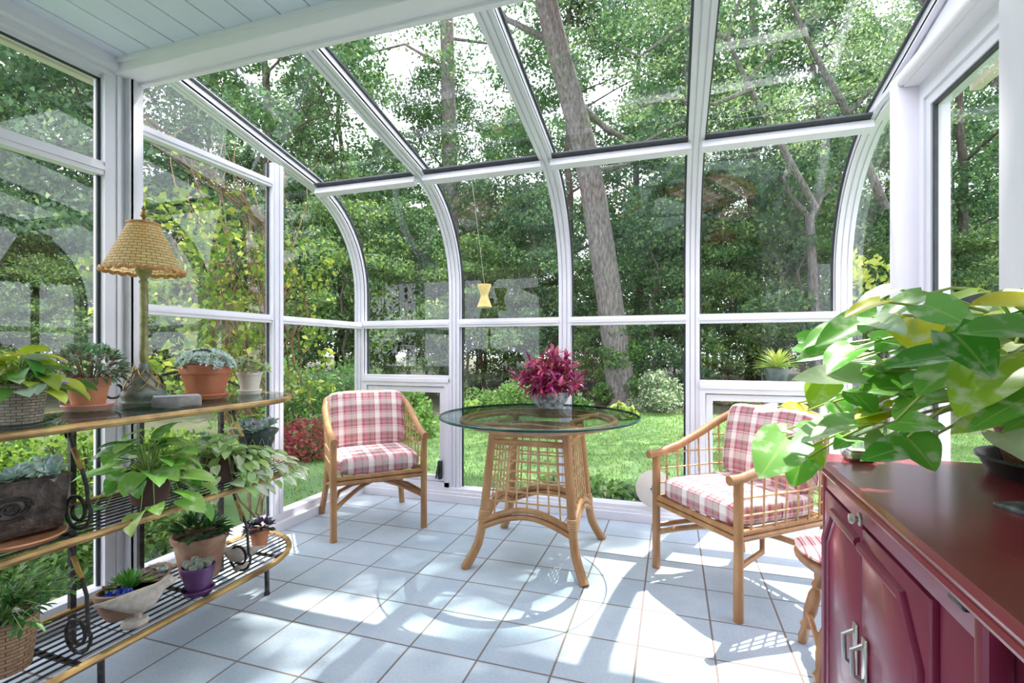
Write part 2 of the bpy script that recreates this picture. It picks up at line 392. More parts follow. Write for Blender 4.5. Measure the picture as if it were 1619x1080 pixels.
b = B(); b.box((-2.47, 3.37, 0), (1.03, 3.50, .055)); b.box((-2.47, 3.40, .055), (1.03, 3.50, .10)); b.box((-2.43,3.385,.055),(1.0,3.40,.075))
struct(b.build('baseboard_front', WHITE))
b = B(); b.box((-2.355, 1.66, 0), (-2.47, 3.37, .055)); b.box((-2.39, 1.66, .055), (-2.47, 3.40, .10))
b.box((-2.39, -2.4, 0), (-2.47, 1.545, .10)); struct(b.build('baseboard_left', WHITE))
b = B(); b.box((.985, 1.66, 0), (1.06, 3.37, .055)); b.box((1.0, 1.66, .055), (1.06, 3.40, .10)); struct(b.build('baseboard_right', WHITE))
# floor and ceiling
b = B(); b.box((-2.47, -2.4, -.12), (1.06, 3.5, 0)); struct(b.build('floor', TILE))
b = B()
x = -2.427
while x < 1.0:
    b.box((x+.0035, -2.4, 2.452), (x+.1365, 1.56, 2.475)); b.box((x-.0035, -2.4, 2.462), (x+.0035, 1.56, 2.475)); x += .14
b.box((-2.5, -2.4, 2.475), (1.1, 1.70, 2.56)); struct(b.build('ceiling', BOARD))
b = B(); b.box((-2.43, 1.545, 2.392), (1.05, 1.66, 2.60), bev=.006); b.box((-2.43,1.640,2.380),(1.05,1.665,2.395)); b.box((-2.43,1.535,2.435),(1.05,1.55,2.452))
struct(b.build('trim_9', PAINT))
# corner posts under the beam
b = B(); b.box((-2.47,1.513,0),(-2.395,1.60,2.45)); b.box((-2.47,1.594,0),(-2.36,1.657,2.40), bev=.004); b.box((-2.40,1.560,0.05),(-2.388,1.575,2.40)); b.box((-2.40,1.60,0),(-2.36,1.61,2.4))
struct(b.build('trim_10', WHITE))
b = B(); b.box((.829,1.545,0),(1.06,1.66,2.40), bev=.004); struct(b.build('trim_11', PAINT))
# left wall: rails, post, transoms, window panes
b = B()
b.box((-2.45,2.475,.10),(-2.395,2.565,2.33)); b.box((-2.40,2.487,.10),(-2.386,2.512,2.33)); b.box((-2.40,2.528,.10),(-2.386,2.553,2.33))
struct(b.build('trim_12', WHITE))
def ybar(y0, y1, z, hz, xin, xout, name):
    b = B(); b.box((xin, y0, z-hz), (xout, y1, z+hz)); s = 1 if xin > xout else -1
    b.box((xin+s*.008, y0, z-hz*.3), (xin, y1, z+hz*.3)); return struct(b.build(name, WHITE))
ybar(1.657, 2.475, 1.345, .025, -2.40, -2.45, 'trim_13'); ybar(2.565, 3.42, 1.345, .025, -2.40, -2.45, 'trim_14')
ybar(1.657, 2.475, 2.200, .024, -2.40, -2.45, 'trim_15'); ybar(-2.4, 1.513, 1.955, .03, -2.40, -2.45, 'trim_16')
b = B(); b.box((-2.47,-2.4,2.375),(-2.39,1.545,2.46)); b.box((-2.40,-2.4,2.40),(-2.35,1.545,2.452)); b.box((-2.46,-2.4,2.36),(-2.42,1.513,2.376)); struct(b.build('trim_17', WHITE))
b = B(); b.box((-2.435,1.500,.1),(-2.425,1.513,2.36)); b.box((-2.435,-2.4,2.352),(-2.425,1.513,2.365)); b.box((-2.435,2.462,.1),(-2.425,2.475,2.33)); struct(b.build('trim_18', GASKET))
def pane_left(n, poly, x=-2.43):
    b = B(); vs = [(x, y, z) for y, z in poly]+[(x-.006, y, z) for y, z in poly]; k = len(poly)
    b.add(vs, [tuple(range(k)), tuple(range(2*k-1, k-1, -1))]+[(i, (i+1) % k, k+(i+1) % k, k+i) for i in range(k)])
    return b
def flatpane(poly, x):
    b = B(); b.add([(x, y, z) for y, z in poly], [tuple(range(len(poly)))]); return b
gl_i = [0]
def window(bld):
    gl_i[0] += 1; return struct(bld.build('window_%d' % gl_i[0], GLASS, sharp=20))
window(flatpane([(-2.4,.1),(1.513,.1),(1.513,1.955),(-2.4,1.955)], -2.43))
window(flatpane([(-2.4,1.955),(1.513,1.955),(1.513,2.37),(-2.4,2.37)], -2.43))
window(flatpane([(1.657,.1),(2.475,.1),(2.475,1.345),(1.657,1.345)], -2.43))
window(flatpane([(1.657,1.345),(2.475,1.345),(2.475,2.2),(1.657,2.2)], -2.43))
window(flatpane([(1.657,2.2),(2.475,2.2),(2.475,2.35),(1.657,2.54)], -2.43))
window(flatpane([(2.565,.1),(3.42,.1),(3.42,1.345),(2.565,1.345)], -2.43))
arc = [p for p in PF if p[1] > 1.345]
gab = [(2.565,1.345),(3.42,1.345)]+[p for p in PF[1:-1]]+[(2.565, 2.304+.285*SL)]
window(flatpane(gab, -2.43))
# front panes following the curve (each bay: lower, curved, sloping)
for i in range(4):
    x0, x1 = PX[i]+W2-.01, PX[i+1]-W2+.01
    if i in (1, 2): lo = [(YG+.055, .1), (YG+.055, 1.352)]
    else: lo = [(YG+.055, .92), (YG+.055, 1.352)]
    segs = [lo]
    cur = [(YG+.055, 1.352)]; top = []
    off = []
    for j in range(1, len(PF)):
        a = PF[max(j-1,0)]; c = PF[min(j+1,len(PF)-1)]
        t = Vector((c[0]-a[0], c[1]-a[1])).normalized(); off.append((PF[j][0]+t.y*.055, PF[j][1]-t.x*.055))
    cur += off[:-1]; top = [off[-2], off[-1]]
    for sg in (lo, cur, top):
        bb = B(); vs = []
        for y, z in sg: vs += [(x0, y, z), (x1, y, z)]
        bb.add(vs, [(2*k, 2*k+1, 2*k+3, 2*k+2) for k in range(len(sg)-1)], True)
        gl_i[0] += 1; struct(bb.build('window_%d' % gl_i[0], GLASS, sharp=0))
# awning windows low in bays 1 and 4: header, sash, pane, latch
def awning(i):
    x0, x1 = PX[i]+W2, PX[i+1]-W2
    b = B(); b.box((x0, YG-.01, .868), (x1, YG+.06, .95)); b.box((x0, YG-.02, .90), (x1, YG, .925))
    b.box((x0, YG-.01, .1), (x0+.035, YG+.05, .868)); b.box((x1-.035, YG-.01, .1), (x1, YG+.05, .868)); b.box((x0, YG-.01, .1), (x1, YG+.05, .135))
    gl_i[0] += 1; f = struct(b.build('window_%d' % gl_i[0], WHITE))
    s = B(); a, c = x0+.04, x1-.04
    for q in (((a,YG+.005,.14),(a+.04,YG+.04,.86)), ((c-.04,YG+.005,.14),(c,YG+.04,.86)), ((a+.04,YG+.005,.82),(c-.04,YG+.04,.86)), ((a+.04,YG+.005,.14),(c-.04,YG+.04,.18))): s.box(*q)
    s.build('sash', WHITE, f)
    g = B(); g.add([(a+.04,YG+.02,.18),(c-.04,YG+.02,.18),(c-.04,YG+.02,.82),(a+.04,YG+.02,.82)], [(0,1,2,3)]); g.build('pane', GLASS, f)
    h = B(); h.box((c-.045,YG-.03,.16),(c-.015,YG+.006,.30), bev=.006); h.tube([(c-.03,YG-.03,.29),(c-.035,YG-.045,.24),(c-.05,YG-.04,.17)], .008, 6); h.build('latch', BLACK, f)
awning(0); awning(3)
# right wall: gable post, casing, sash, panes
b = B(); b.box((.906,2.50,0),(1.06,2.575,2.32), bev=.004); b.box((.93,1.66,2.262),(1.06,2.50,2.32), bev=.003); b.box((.906,1.66,2.27),(.93,2.50,2.31), bev=.003)
struct(b.build('trim_19', PAINT))
b = B(); b.box((.985,2.405,.1),(1.05,2.50,2.262)); b.box((.985,1.66,2.14),(1.05,2.405,2.262)); b.box((.985,1.66,.1),(1.05,2.405,.2))
b.box((.975,2.44,.1),(.99,2.47,2.2)); b.box((.975,1.66,2.18),(.99,2.44,2.21)); struct(b.build('trim_20', WHITE))
b = B(); b.box((1.004,2.392,.2),(1.045,2.404,2.14)); b.box((1.004,1.66,2.131),(1.045,2.392,2.14)); struct(b.build('trim_27', WHITE)); b = B(); b.box((.992,2.388,.2),(1.004,2.405,2.14)); b.box((.992,1.66,2.126),(1.004,2.39,2.14)); b.box((.99,1.66,1.30),(1.045,2.39,1.345)); struct(b.build('trim_21', GASKET))
b = B(); b.box((.992,1.66,1.306),(1.04,2.39,1.339)); struct(b.build('trim_22', GREYW))
window(flatpane([(1.66,.2),(2.39,.2),(2.39,2.13),(1.66,2.13)], 1.003))
window(flatpane([(2.575,.1),(3.42,.1),(3.42,1.345),(2.575,1.345)], 1.0))
window(flatpane(gab, 1.0))
ybar(2.575, 3.42, 1.345, .025, .985, 1.04, 'trim_23')
b = B(); b.box((.93,1.66,2.32),(1.06,2.88,2.345)); b.add([(.955,1.66,2.33),(.955,2.9,2.29),(.955,1.66,2.53),(1.03,1.66,2.33),(1.03,2.9,2.29),(1.03,1.66,2.53)], [(0,1,2),(3,5,4),(0,3,4,1),(1,4,5,2),(2,5,3,0)])
struct(b.build('trim_24', WHITE))
# walls behind the camera
b = B(); b.box((1.05,-2.4,0),(1.15,1.545,2.45)); struct(b.build('wall_right', TANW))
b = B(); b.box((-2.5,-2.5,0),(-1.4,-2.4,2.45)); b.box((-1.4,-2.5,0),(.2,-2.4,2.45)); b.box((.2,-2.5,0),(1.15,-2.4,2.45)); struct(b.build('wall_back', TANW))
# beige eaves outside, roof covering
b = B(); b.box((-2.58,-2.4,2.42),(-2.50,1.62,2.52)); b.box((-2.61,-2.4,2.40),(-2.57,1.64,2.56)); struct(b.build('trim_25', SOFFIT))
b = B(); b.box((1.12,1.0,2.30),(1.24,2.62,2.38)); b.box((1.22,1.0,2.27),(1.26,2.64,2.42)); struct(b.build('trim_26', SOFFIT))
#@@PART2
# ------------------------------------------------------------------ cushions, armchairs
def cushion(sx, sy, sz, n=12, k=5.0, mode='seat', puff=.22, frontround=False):
    b = B(); faces = [((1,0,0),(0,1,0),(0,0,1)), ((-1,0,0),(0,-1,0),(0,0,1)), ((0,1,0),(-1,0,0),(0,0,1)), ((0,-1,0),(1,0,0),(0,0,1)), ((0,0,1),(1,0,0),(0,1,0)), ((0,0,-1),(-1,0,0),(0,1,0))]
    for nn, uu, vv in faces:
        nn, uu, vv = Vector(nn), Vector(uu), Vector(vv); vs = []; uvs = []
        for i in range(n+1):
            for j in range(n+1):
                p = nn+uu*(2*i/n-1)+vv*(2*j/n-1)
                q = p/((abs(p.x)**k+abs(p.y)**k+abs(p.z)**k)**(1/k))
                x, y, z = q.x*sx, q.y*sy, q.z*sz
                if mode == 'seat': z *= 1-puff*(abs(q.x)**3+abs(q.y)**3)/2
                else: y *= 1-puff*(abs(q.x)**3+abs(q.z)**3)/2
                vs.append((x, y, z))
                if mode == 'seat':
                    u = x if abs(nn.x) < .5 else y+nn.x*.03
                    v = y+z if abs(nn.x) < .5 else z
                else:
                    u = x if abs(nn.x) < .5 else y+nn.x*.02
                    v = z+y
                uvs.append((u+3, v+3))
        fs = []
        for i in range(n):
            for j in range(n):
                a = i*(n+1)+j; fs.append((a, a+n+1, a+n+2, a+1))
        b.add(vs, fs, True, uvs=uvs)
    return b
def xf(b, M):
    b.v = [tuple(M @ Vector(v)) for v in b.v]; return b
def bamboo(b, pts, r, n=9):
    return b.tube(pts, r, n)
RAIL = [(-.278,-.325,.600),(-.279,-.26,.603),(-.284,-.12,.638),(-.287,.02,.695),(-.282,.14,.755),(-.262,.235,.800),(-.21,.295,.822),(-.12,.325,.832),(0,.333,.834)]
def rail_z(y):
    for a, c in zip(RAIL[:6], RAIL[1:7]):
        if a[1] <= y <= c[1]: return a[2]+(c[2]-a[2])*(y-a[1])/(c[1]-a[1])
    return .6
def make_armchair(label):
    t = thing('rattan_armchair', label, 'armchair', (0,0,0), 0, None)
    for sx in (-1, 1):
        b = B(); bamboo(b, [(sx*.278,-.275,0),(sx*.278,-.275,.3),(sx*.278,-.275,.592)], [.0215,.020,.021]); b.tube([(sx*.278,-.275,0),(sx*.278,-.275,.012)], .022, 9); b.build('leg', RATTAN, t)
        b = B(); bamboo(b, [(sx*.285,.315,0),(sx*.262,.275,.18),(sx*.25,.262,.36),(sx*.235,.285,.60),(sx*.22,.30,.815)], [.021,.020,.019,.018,.018]); b.build('leg', RATTAN, t)
    full = RAIL+[(-x,y,z) for x,y,z in reversed(RAIL[:-1])]
    b = B(); bamboo(b, full, .0215, 10); b.build('arm_rail', RATTAN, t)
    b = B()
    for z in (.345, .372):
        bamboo(b, [(-.278,-.275,z),(.278,-.275,z)], .014); bamboo(b, [(-.25,.262,z),(.25,.262,z)], .014)
        for sx in (-1,1): bamboo(b, [(sx*.278,-.275,z),(sx*.25,.262,z)], .014)
    for k in range(7): bamboo(b, [(-.22+k*.073,-.27,.375),(-.22+k*.073,.26,.375)], .006, 5)
    b.build('seat_frame', RATTAN, t)
    for s in (-1, 1):
        b = B(); pts = []
        for k in range(13):
            q = k/12; p = Vector((s*.278,-.275,.19)).lerp(Vector((-s*.258,.268,.20)), q)
            pts.append((p.x, p.y, p.z+.075*math.sin(q*PI)+(0.016 if s > 0 else -.004)))
        bamboo(b, pts, .0145); b.build('stretcher', RATTAN, t)
    b = B(); bamboo(b, [(-.278,-.275,.225),(-.22,-.08,.245),(-.12,.03,.252),(0,.06,.255),(.12,.03,.252),(.22,-.08,.245),(.278,-.275,.225)], .0125); b.build('stretcher', RATTAN, t)
    b = B()
    for sx in (-1, 1):
        for y in (-.205,-.135,-.065,.005,.075,.145,.21): b.tube([(sx*(.279 if y < 0 else .270), y, .375),(sx*.283, y, rail_z(y)-.01)], .0052, 5)
        for z in (.445,.52,.60,.68):
            ys = [y for y in (-.27,-.2,-.1,0,.1,.2,.26) if rail_z(max(y,-.26)) > z+.01]
            if len(ys) > 1: b.tube([(sx*(.282 if y < .2 else .262), y, z) for y in ys], .0048, 5)
    for k in range(7):
        x = -.18+k*.06; b.tube([(x,.262,.375),(x,.30,.60),(x,.328,.82)], .0052, 5)
    for z in (.47,.56,.65,.74): b.tube([(-.24,.27+.02*(z-.4)*2,z),(-.1,.30+(z-.47)*.06,z),(.1,.30+(z-.47)*.06,z),(.24,.27+.02*(z-.4)*2,z)], .0048, 5)
    b.build('cane_lattice', RATTAN2, t)
    b = cushion(.258, .262, .060, 14, 7, 'seat', .20); xf(b, Matrix.Translation((0,-.018,.433))); b.build('seat_cushion', PLAID, t)
    b = cushion(.262, .064, .192, 14, 8, 'back', .35); xf(b, Matrix.Translation((0,.205,.665)) @ Matrix.Rotation(-.17, 4, 'X')); b.build('back_cushion', PLAID, t)
    return t
ch = make_armchair('rattan armchair with plaid cushions in the left corner, facing the round glass table')
ch.location = (-1.926, 2.852, 0); ch.rotation_euler = (0,0,PI/4)
ch['group'] = 'plaid rattan armchairs'
dup(ch, (.305, 2.663, 0), math.radians(-51.5), 'rattan armchair with plaid cushions right of the glass table, half hidden by the pothos leaves')

# ------------------------------------------------------------------ round glass table
TB = (-.725, 2.70)
t = thing('dining_table', 'round glass-topped rattan table with lattice base between the two armchairs', 'table', (TB[0],TB[1],0), 0)
def leg_r(z):
    ks = [(0,.318),(.05,.290),(.12,.262),(.20,.246),(.30,.237),(.5,.220),(.76,.196)]
    for a, c in zip(ks, ks[1:]):
        if a[0] <= z <= c[0]: return a[1]+(c[1]-a[1])*(z-a[0])/(c[0]-a[0])
    return .196
for sx in (-1,1):
    for sy in (-1,1):
        b = B(); zs = [0,.03,.07,.12,.17,.24,.32,.45,.6,.752]
        b.tube([(sx*leg_r(z), sy*leg_r(z), z) for z in zs], [.025,.025,.024,.024,.023,.023,.023,.022,.022,.021], 10)
        lg = b.build('leg', RATTAN, t)
        w_ = B()
        for k in range(6): 
            z = .245+k*.009; a = leg_r(z); w_.tube([(sx*a+.026*math.cos(q), sy*a+.026*math.sin(q), z) for q in np.linspace(0,2*PI,9)[:-1]], .004, 4, closed=True)
        w_.build('binding', RATTAN2, lg)
for k in range(4):
    M = Matrix.Rotation(k*PI/2, 4, 'Z')
    b = B()
    for z in (.700,.655): a = leg_r(z); b.tube([(-a,-a,z),(a,-a,z)], .0165, 8)
    xf(b, M); b.build('apron_rail', RATTAN, t)
    b = B()
    for dz in (0,-.034):
        pts = []
        for i in range(13):
            q = i/12; z = .235+dz+.075*math.sin(q*PI); a = leg_r(z)+.004; pts.append((-a+2*a*q, -a, z))
        b.tube(pts, .0165, 8)
    xf(b, M); b.build('arched_rail', RATTAN, t)
    b = B()
    for i in range(1, 8):
        q = i/8; zb = .235+.075*math.sin(q*PI); ab, at_ = leg_r(zb), leg_r(.655)
        b.tube([(-ab+2*ab*q,-ab,zb),(-at_+2*at_*q,-at_,.655)], .0048, 5)
    for i in range(1, 7):
        z = .29+i*.054; a = leg_r(z); b.tube([(-a,-a+.006,z),(a,-a+.006,z)], .0048, 5)
    xf(b, M); b.build('cane_lattice', RATTAN2, t)
b = B(); n = 40
b.tube([(.43*math.cos(2*PI*i/n), .43*math.sin(2*PI*i/n), .752) for i in range(n)], .017, 8, closed=True)
b.tube([(.405*math.cos(2*PI*i/n), .405*math.sin(2*PI*i/n), .742) for i in range(n)], .012, 6, closed=True)
for k in range(4):
    a = k*PI/2+PI/4; b.tube([(.26*math.cos(a),.26*math.sin(a),.745),(.42*math.cos(a),.42*math.sin(a),.750)], .016, 8)
    a0 = k*PI/2; b.tube([(.41*math.cos(a0+.95-.95*2*q)*(1-.55*math.sin(q*PI)), .41*math.sin(a0+.95-.95*2*q)*(1-.55*math.sin(q*PI)), .748) for q in np.linspace(0,1,11)], .010, 6)
b.build('top_ring', RATTAN, t)
b = B(); R_ = .562
b.lathe([(0,.7715),(R_-.006,.7715)], n=64); b.lathe([(0,.784),(R_-.006,.784)], n=64)
gt = b.build('glass_top', TGLASS, t, sharp=0)
b = B(); b.lathe([(R_-.006,.7705),(R_,.7735),(R_,.7815),(R_-.006,.7845)], n=72); 
b.v = b.v; b.f = b.f[:-2]; b.build('glass_edge', EDGE, gt)

# ------------------------------------------------------------------ burgundy cabinet
t = thing('cabinet', 'burgundy painted cabinet with arched raised door panels, under the big pothos', 'cabinet', (.362,1.435,0), math.radians(-2.0))
b = B(); b.box((.012,-.735,.055),(.60,0,.848), bev=.004); b.box((.03,-.72,0),(.58,-.02,.055)); b.box((.0,-.012,.0),(.03,.004,.848),bev=.004); b.box((.0,-.738,.0),(.03,-.712,.848),bev=.004)
b.box((.02,-1.28,.055),(.60,-1.18,.848)); b.box((.45,-1.2,.055),(.47,-.73,.848)); b.box((.06,-1.2,.70),(.08,-.73,.80))
b.box((.004,-.735,.806),(.014,0,.848))
body = b.build('cabinet_body', RED, t)
b = B(); b.box((-.002,-1.30,.852),(.60,.010,.868), bev=.004); b.box((-.016,-1.31,.862),(.605,.018,.884), bev=.008)
b.tube([(-.006,-1.30,.855),(-.006,.012,.855)], .009, 8); b.build('top_board', REDTOP, t)
def arch_panel(y0, y1, top, cham_low, z0=.13):
    """outline of a raised panel; one upper corner cut off"""
    return None
for (y0, y1, outer) in ((-.300,-.020,'far'),(-.600,-.306,'near')):
    b = B(); b.box((.000,y0,.085),(.014,y1,.800), bev=.003); d = b.build('door', RED, t)
    b = B()
    if outer == 'far': path = [(y1-.022,.12),(y1-.022,.690),(y1-.085,.768),(y0+.004,.768)]
    else: path = [(y1-.004,.764),(y0+.085,.764),(y0+.005+.02,.690),(y0+.025,.12)]
    b.tube([(-.001,y,z) for y, z in path], .011, 8); b.tube([(.002,y+(.012 if outer=='near' else -.012),z-.012) for y, z in path], .006, 6)
    b.build('raised_moulding', RED, d)
    b = B(); yh = y0+.02 if outer == 'far' else y1-.03
    b.box((-.006,yh-.012,.50),(.0,yh+.012,.60), bev=.002); b.tube([(-.006,yh,.515),(-.022,yh,.525),(-.024,yh,.575),(-.006,yh,.585)], .005, 8)
    b.build('handle', STEEL, d)
b = B(); M = Matrix.Translation((-.006,-.322,.822)) @ Matrix.Rotation(-PI/2, 4, 'Y')
b.lathe([(.0,.0),(.013,0),(.013,.003),(.006,.005),(.006,.010),(.0105,.014),(.009,.019),(0,.020)], n=14, M=M); b.build('knob', STEEL, t)
b = B(); b.box((-.004,-.70,.832),(.006,-.66,.846), bev=.002); b.build('hinge', IRON, t)

# slate coaster, pewter dish
t = B(); t.box((-.055,-.055,0),(.055,.055,.008), bev=.002)
o = t.build('coaster', SLATE, None, (.588,1.02,.8835)); o.rotation_euler = (0,0,.35); tag(o, 'dark slate coaster with a mottled grey face on the burgundy cabinet top', 'coaster')
b = B(); b.box((-.03,-.028,0),(.03,.028,.022), bev=.008); b.box((-.022,-.02,.022),(.022,.02,.026), bev=.003)
o = b.build('trinket_box', STEEL, None, (.425,1.385,.8835)); tag(o, 'small pewter trinket box on the far left corner of the burgundy cabinet', 'box')

# ------------------------------------------------------------------ stool behind the cabinet
t = thing('wooden_stool', 'turned oak stool with striped red seat pad behind the burgundy cabinet', 'stool', (.605,1.955,0))
b = B(); b.lathe([(0,.395),(.12,.395),(.175,.405),(.196,.425),(.198,.437),(.185,.445),(0,.445)], n=32); b.build('seat', BRWOOD, t)
b = B(); b.lathe([(0,.445),(.17,.445),(.190,.452),(.194,.462),(.182,.474),(.12,.481),(0,.483)], n=32); b.build('seat_pad', SPAD, t)
for ax, ay in ((-.125,.235),(-.165,-.13),(.14,.20),(.15,-.15)):
    top = Vector((ax*.55, ay*.55, .40)); bot = Vector((ax, ay, 0)); b = B(); qs = []; rs = []
    for q, r in ((0,.017),(.1,.019),(.22,.022),(.30,.014),(.34,.021),(.38,.013),(.45,.022),(.62,.024),(.75,.016),(.79,.023),(.83,.015),(.92,.019),(1,.013)):
        qs.append(top.lerp(bot, q)); rs.append(r)
    b.tube(qs, rs, 10); b.build('leg', BRWOOD, t)
b = B()
for s in (((-.108,.20,.14),(-.14,-.11,.14)), ((.12,.17,.14),(.13,-.13,.14)), ((-.12,.04,.14),(.125,.02,.14))): b.tube(s, .010, 8)
b.build('stretcher', BRWOOD, t)

# plate leaning on the glass, hanging ornament
b = B(); M = Matrix.Translation((-.115,3.385,.228)) @ Matrix.Rotation(-.10, 4, 'X') @ Matrix.Rotation(PI/2, 4, 'X') 
b.lathe([(0,0),(.06,.0),(.10,-.008),(.122,-.012),(.124,-.008),(.10,.000),(.06,.008),(0,.008)], n=36, M=M)
o = b.build('plate', CREAM); tag(o, 'round cream plate with blue flower centre, leaning on the glass behind the right armchair', 'plate')
b = B(); BL = noisemat('blue_flower_paint', (.08,.14,.36), (.16,.22,.45), 40, .4)
for k in range(6):
    a = k*PI/3; b.lathe([(0,0),(.009,0),(.009,.0015),(0,.0015)], (0.02*math.cos(a), .02*math.sin(a), .0085), 8, M)
b.build('flower_motif', BL, o)
YEL = noisemat('yellow_paper', (.75,.58,.20), (.85,.70,.30), 20, .7)
b = B(); b.lathe([(0,-.085),(.052,-.083),(.054,-.078),(.032,-.02),(.027,0),(.032,.02),(.050,.078),(.048,.083),(0,.085)], n=20)
o = b.build('hanging_ornament', YEL, None, at(766,468,3.30)); tag(o, 'yellow hourglass-shaped ornament hanging on a thread before the glass', 'ornament')
b = B(); b.tube([(0,0,.084),(0,-.25,.80)], .0012, 4); b.build('thread', CREAM, o)

# ------------------------------------------------------------------ iron plant rack
XB, XF, YE, RC = -2.225, -1.80, 2.185, .34
def rackpath(z, xf=XF, y0=.28, inset=0.0, ye=YE):
    pts = []; xfi, yei = xf-inset, ye-inset; rc = RC
    pts.append((XB+inset, y0+inset+.2, z)); 
    for k in range(7): a = PI+k*(PI/2)/6; pts.append((XB+inset+.2+.2*math.cos(a), y0+inset+.2+.2*math.sin(a), z))
    for k in range(7): a = -PI/2+k*(PI/2)/6; pts.append((xfi-.2+.2*math.cos(a), y0+inset+.2+.2*math.sin(a), z))
    for k in range(10): a = k*(PI/2)/9; pts.append((xfi-rc+rc*math.cos(a), yei-rc*1.1+rc*1.1*math.sin(a), z))
    pts.append((XB+inset, yei, z)); return pts
t = thing('plant_rack', 'three-tier black iron plant rack with worn gold rims along the left glass wall', 'plant rack', (0,0,0))
for z, xf_ in ((.915,XF),(.555,XF),(.145,XF+.0)):
    b = B(); pts = rackpath(z-.012, xf_); b.tube(pts, .0135, 8, closed=True); b.build('shelf_rim', GOLD, t)
    b = B(); nsl = 11
    for k in range(nsl):
        x = XB+.02+k*(xf_-XB-.04)/(nsl-1); cx = xf_-RC
        ye = YE if x < cx else (YE-RC*1.1+RC*1.1*math.sqrt(max(0,1-((x-cx)/RC)**2)))
        b.tube([(x,.34 if 2 < k < nsl-3 else .42,z-.010),(x,ye-.008,z-.010)], .0042, 5)
    for y in (.62,1.08,1.55,1.95): b.box((XB,y-.009,z-.022),(xf_-.012 if y < 1.9 else xf_-.03,y+.009,z-.014))
    b.build('shelf_slats', IRON, t)
b = B(); pp = rackpath(.9185, XF, inset=.004); n = len(pp)
b.add([(p[0],p[1],.9185) for p in pp]+[(p[0],p[1],.9135) for p in pp], [tuple(range(n)), tuple(range(2*n-1,n-1,-1))]); b.build('glass_shelf', TGLASS, t, sharp=0)
for y in (.62,1.29,1.55,1.955):
    b = B(); b.box((XB-.012,y-.010,0),(XB+.006,y+.010,.93)); b.build('upright', IRON, t)
for y in (.62,1.133,1.838):
    b = B(); b.tube([(XF-.012,y,0),(XF-.014,y,.13)], .0105, 8); b.lathe([(0,0),(.014,0),(.014,.01),(0,.012)], (XF-.012,y,0), 10); b.build('foot', IRON, t)
def scroll(y, zt, zb):
    b = B(); pts = [(XF-.115,y,zt-.005),(XF-.112,y,zt-.04),(XF-.09,y,zt-.09),(XF-.05,y,zt-.15),(XF-.028,y,zt-.20),(XF-.022,y,zt-.245)]
    c = Vector((XF-.075,y,zb+.068)); m = 26
    pts[-1] = (XF-.020,y,c.z+.02)
    for k in range(m):
        a = -k*(3.6*PI)/(m*1.0)+.15; r = .058*(1-k/m)**.8+.010
        pts.append((c.x+r*math.cos(a), y, c.z+r*math.sin(a)))
    b.tube(pts, .0058, 6); 
    b.tube([(XF-.115+.018*math.cos(a),y,zt-.032+.018*math.sin(a)) for a in np.linspace(-1.2,4.2,12)], .004, 5)
    sc = b.build('scroll_bracket', IRON, t)
    g = B(); g.tube([(XF-.094,y,zt-.08),(XF-.068,y,zt-.125),(XF-.052,y,zt-.147)], .0078, 6); g.build('gilt_collar', GOLD, sc)
for y in (1.10,1.74):
    scroll(y,.903,.55); scroll(y,.543,.14)
b = B()   # scrolled rail at the back of the top shelf
for s in (-1,1):
    c = Vector((XB+.01,1.515+s*.078,.985)); b.tube([(c.x, c.y+s*(.062*(1-k/30)+.004)*-math.cos(k*.33), c.z+(.062*(1-k/30)+.004)*math.sin(k*.33)) for k in range(24)], .0052, 6)
    pts = [(XB+.01,1.515+s*.12,1.035),(XB+.01,1.515+s*.22,1.048),(XB+.01,1.515+s*.38,1.02),(XB+.01,1.515+s*.52,.965),(XB+.01,1.515+s*.60,.925)]
    b.tube(pts, .0052, 6)
b.build('back_scroll_rail', IRON, t)
b = B(); b.lathe([(0,.0),(.010,.0),(.012,.02),(.005,.03),(.014,.05),(.016,.065),(.008,.08),(.010,.09),(.003,.108),(0,.112)], (XB+.01,1.515,.975), 12); b.build('finial', BRASS, t)

# ------------------------------------------------------------------ table lamp
t = thing('table_lamp', 'tall green-gold candlestick lamp with woven wicker shade on the rack top', 'lamp', (-2.083,1.462,.921))
b = B(); b.lathe([(0,0),(.080,0),(.081,.014),(.074,.022),(.074,.03),(.079,.040),(.076,.055),(.066,.066),(.055,.080),(.034,.125),(.022,.155),(.018,.172),(0,.175)], n=28); b.build('base', LAMPB, t)
b = B()
for s in (-1,1):
    for k in range(7):
        a0 = k*2*PI/7; b.tube([((.0685-.041*q+.003)*math.cos(a0+s*q*1.3), (.0685-.041*q+.003)*math.sin(a0+s*q*1.3), .066+.082*q) for q in np.linspace(0,1,7)], .0028, 5)
b.build('base_lattice', BRASS, t)
b = B(); b.lathe([(.013,.17),(.0165,.20),(.0150,.26),(.0150,.47),(.0135,.50),(.018,.51),(.012,.52),(.026,.545),(.030,.558),(.022,.572),(.016,.58),(.026,.592),(.032,.606),(.032,.612),(.0,.614)], n=18, wav=lambda a,z: .05*math.cos(8*a) if .24<z<.5 else 0); b.build('stem', GREEN_P, t)
b = B(); b.tube([(0,0,.61),(0,0,.665)], .010, 10); b.build('candle_tube', CREAM, t)
b = B(); b.tube([(0,0,.665),(0,0,.76)], .003, 6)
b.lathe([(0,0),(.008,.004),(.010,.012),(.005,.02),(.014,.032),(.012,.045),(.004,.052),(.009,.060),(.004,.072),(0,.076)], (0,0,.752), 12); b.build('finial', BRASS, t)
BRT = noisemat('braided_rust_trim', (.42,.17,.05), (.66,.36,.14), 60, .6)
b = B(); ns = 48; zs = np.linspace(.556,.748,12); vs = []; uvs = []
for z in zs:
    q = (z-.556)/.192; r = .140-(.140-.054)*q
    for k in range(ns+1):
        a = 2*PI*k/ns; vs.append((r*math.cos(a), r*math.sin(a), z)); uvs.append((k/ns*.88*.75, z))
